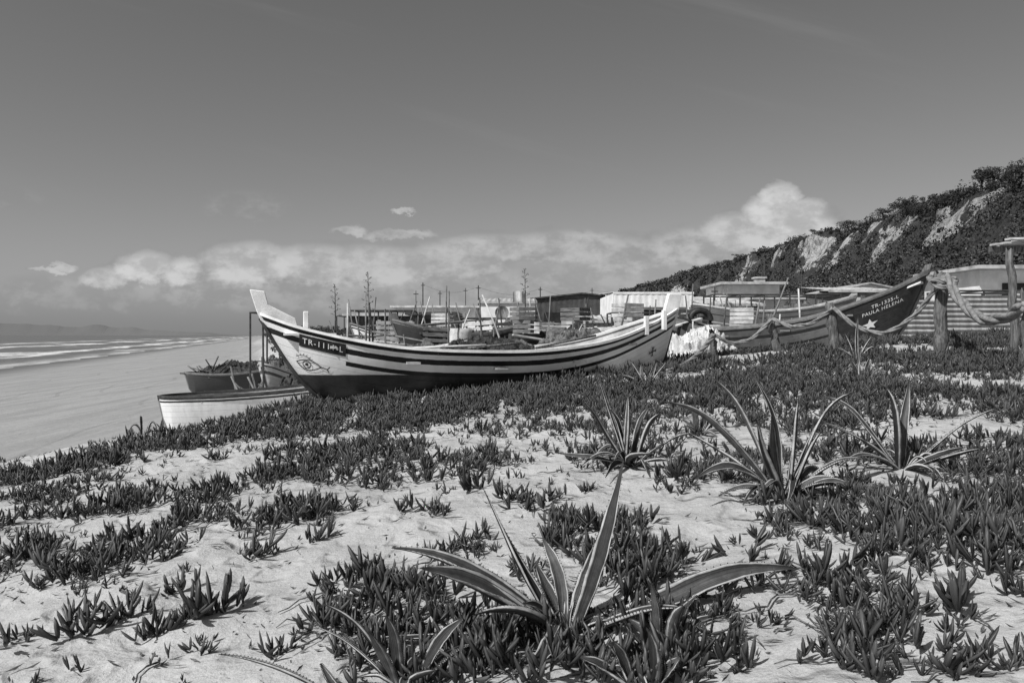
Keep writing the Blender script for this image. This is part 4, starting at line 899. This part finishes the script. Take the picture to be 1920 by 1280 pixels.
for u,v,ru,rv,am in((1465,372,44,32,2.1),(1440,402,62,36,2.1),(1508,398,50,30,2.0),(1400,438,95,46,1.6),(1490,430,95,60,1.8),(1310,465,130,44,1.1),(1060,462,150,36,1.05),(1180,478,140,44,.95),(920,466,130,34,1.15),(270,502,60,34,1.8),(340,508,54,32,1.7),(205,522,60,24,1.5),(470,495,110,46,1.6),(590,498,120,46,1.4),(700,500,140,46,1.3),(840,490,140,42,1.1),(110,504,40,10,1.3),(65,504,28,8,1.2),(760,398,28,7,1.6),(658,432,34,12,1.2),(750,440,80,14,1.1),(880,455,80,18,.9),(20,370,60,30,.45),(460,385,100,36,.5),(700,540,620,54,.8),(150,550,260,42,.65),(1200,525,300,56,.75)):
    dx=nt.m('DIVIDE',nt.m('SUBTRACT',azd,(u-960)/F),ru/F);dy=nt.m('DIVIDE',nt.m('SUBTRACT',eld,(628-v)/F),rv/F)
    q=nt.m('ADD',nt.m('MULTIPLY',dx,dx),nt.m('MULTIPLY',dy,dy));f=nt.m('MULTIPLY',nt.m('SUBTRACT',1.35,q),am,clamp=False);f=nt.m('MINIMUM',f,am)
    fld=f if fld is None else nt.m('MAXIMUM',fld,f)
fld=nt.m('MAXIMUM',fld,0.0)
tex=nt.m('ADD',fld,nt.m('MULTIPLY',nt.m('SUBTRACT',n2,.5),1.3))
cm=nt.m('MULTIPLY',nt.mr(tex,.15,.85),nt.m('MINIMUM',nt.m('MULTIPLY',fld,1.0),.94))
wisp=nt.n('ShaderNodeCombineXYZ');nt.put(wisp.inputs[0],nt.m('MULTIPLY',nt.m('ADD',az,nt.m('MULTIPLY',el,.9)),1.2));nt.put(wisp.inputs[1],nt.m('MULTIPLY',nt.m('SUBTRACT',el,nt.m('MULTIPLY',az,-.25)),9))
wn=nt.noise(wisp.outputs[0],1.3,7,.6);wm=nt.m('MULTIPLY',nt.mr(wn,.52,.78),.30)
bright=nt.mr(fld,.4,1.9,3.7,6.9,False)
n3=nt.noise(cv,15,8,.6)
shade=nt.mr(nt.m('ADD',n3,nt.m('MULTIPLY',n2,.5)),.58,.92,.74,1.08)
cloudv=nt.m('MULTIPLY',bright,shade)
out=nt.mix(cm,base,cloudv)
haze=nt.mr(el,.0,.07,.7,0);out=nt.mix(haze,out,3.0)
out=nt.mix(wm,out,3.2)
gc=nt.n('ShaderNodeCombineColor')
for i in range(3): nt.put(gc.inputs[i],out)
w.node_tree.links.new(gc.outputs[0],bg.inputs['Color']);bg.inputs['Strength'].default_value=.09
sl=bpy.data.lights.new('sun','SUN');sl.energy=4.8;sl.angle=math.radians(.5);sl.color=(1,.997,.99);so=bpy.data.objects.new('sun',sl);col.objects.link(so)
dirv=-(sunv*math.cos(EL_)+Vector((0,0,math.sin(EL_))));so.rotation_euler=dirv.to_track_quat('-Z','Y').to_euler()
# ---------------------------------------------------------------- camera
cam=bpy.data.cameras.new('camera');cam.lens=28;cam.sensor_width=36;cam.clip_end=60000;co=bpy.data.objects.new('camera',cam);col.objects.link(co)
co.location=(0,0,EYE);co.rotation_euler=(math.radians(90)-math.atan(12/F),0,0);scene.camera=co
scene.view_settings.view_transform='Standard';scene.view_settings.look='None';scene.view_settings.exposure=0
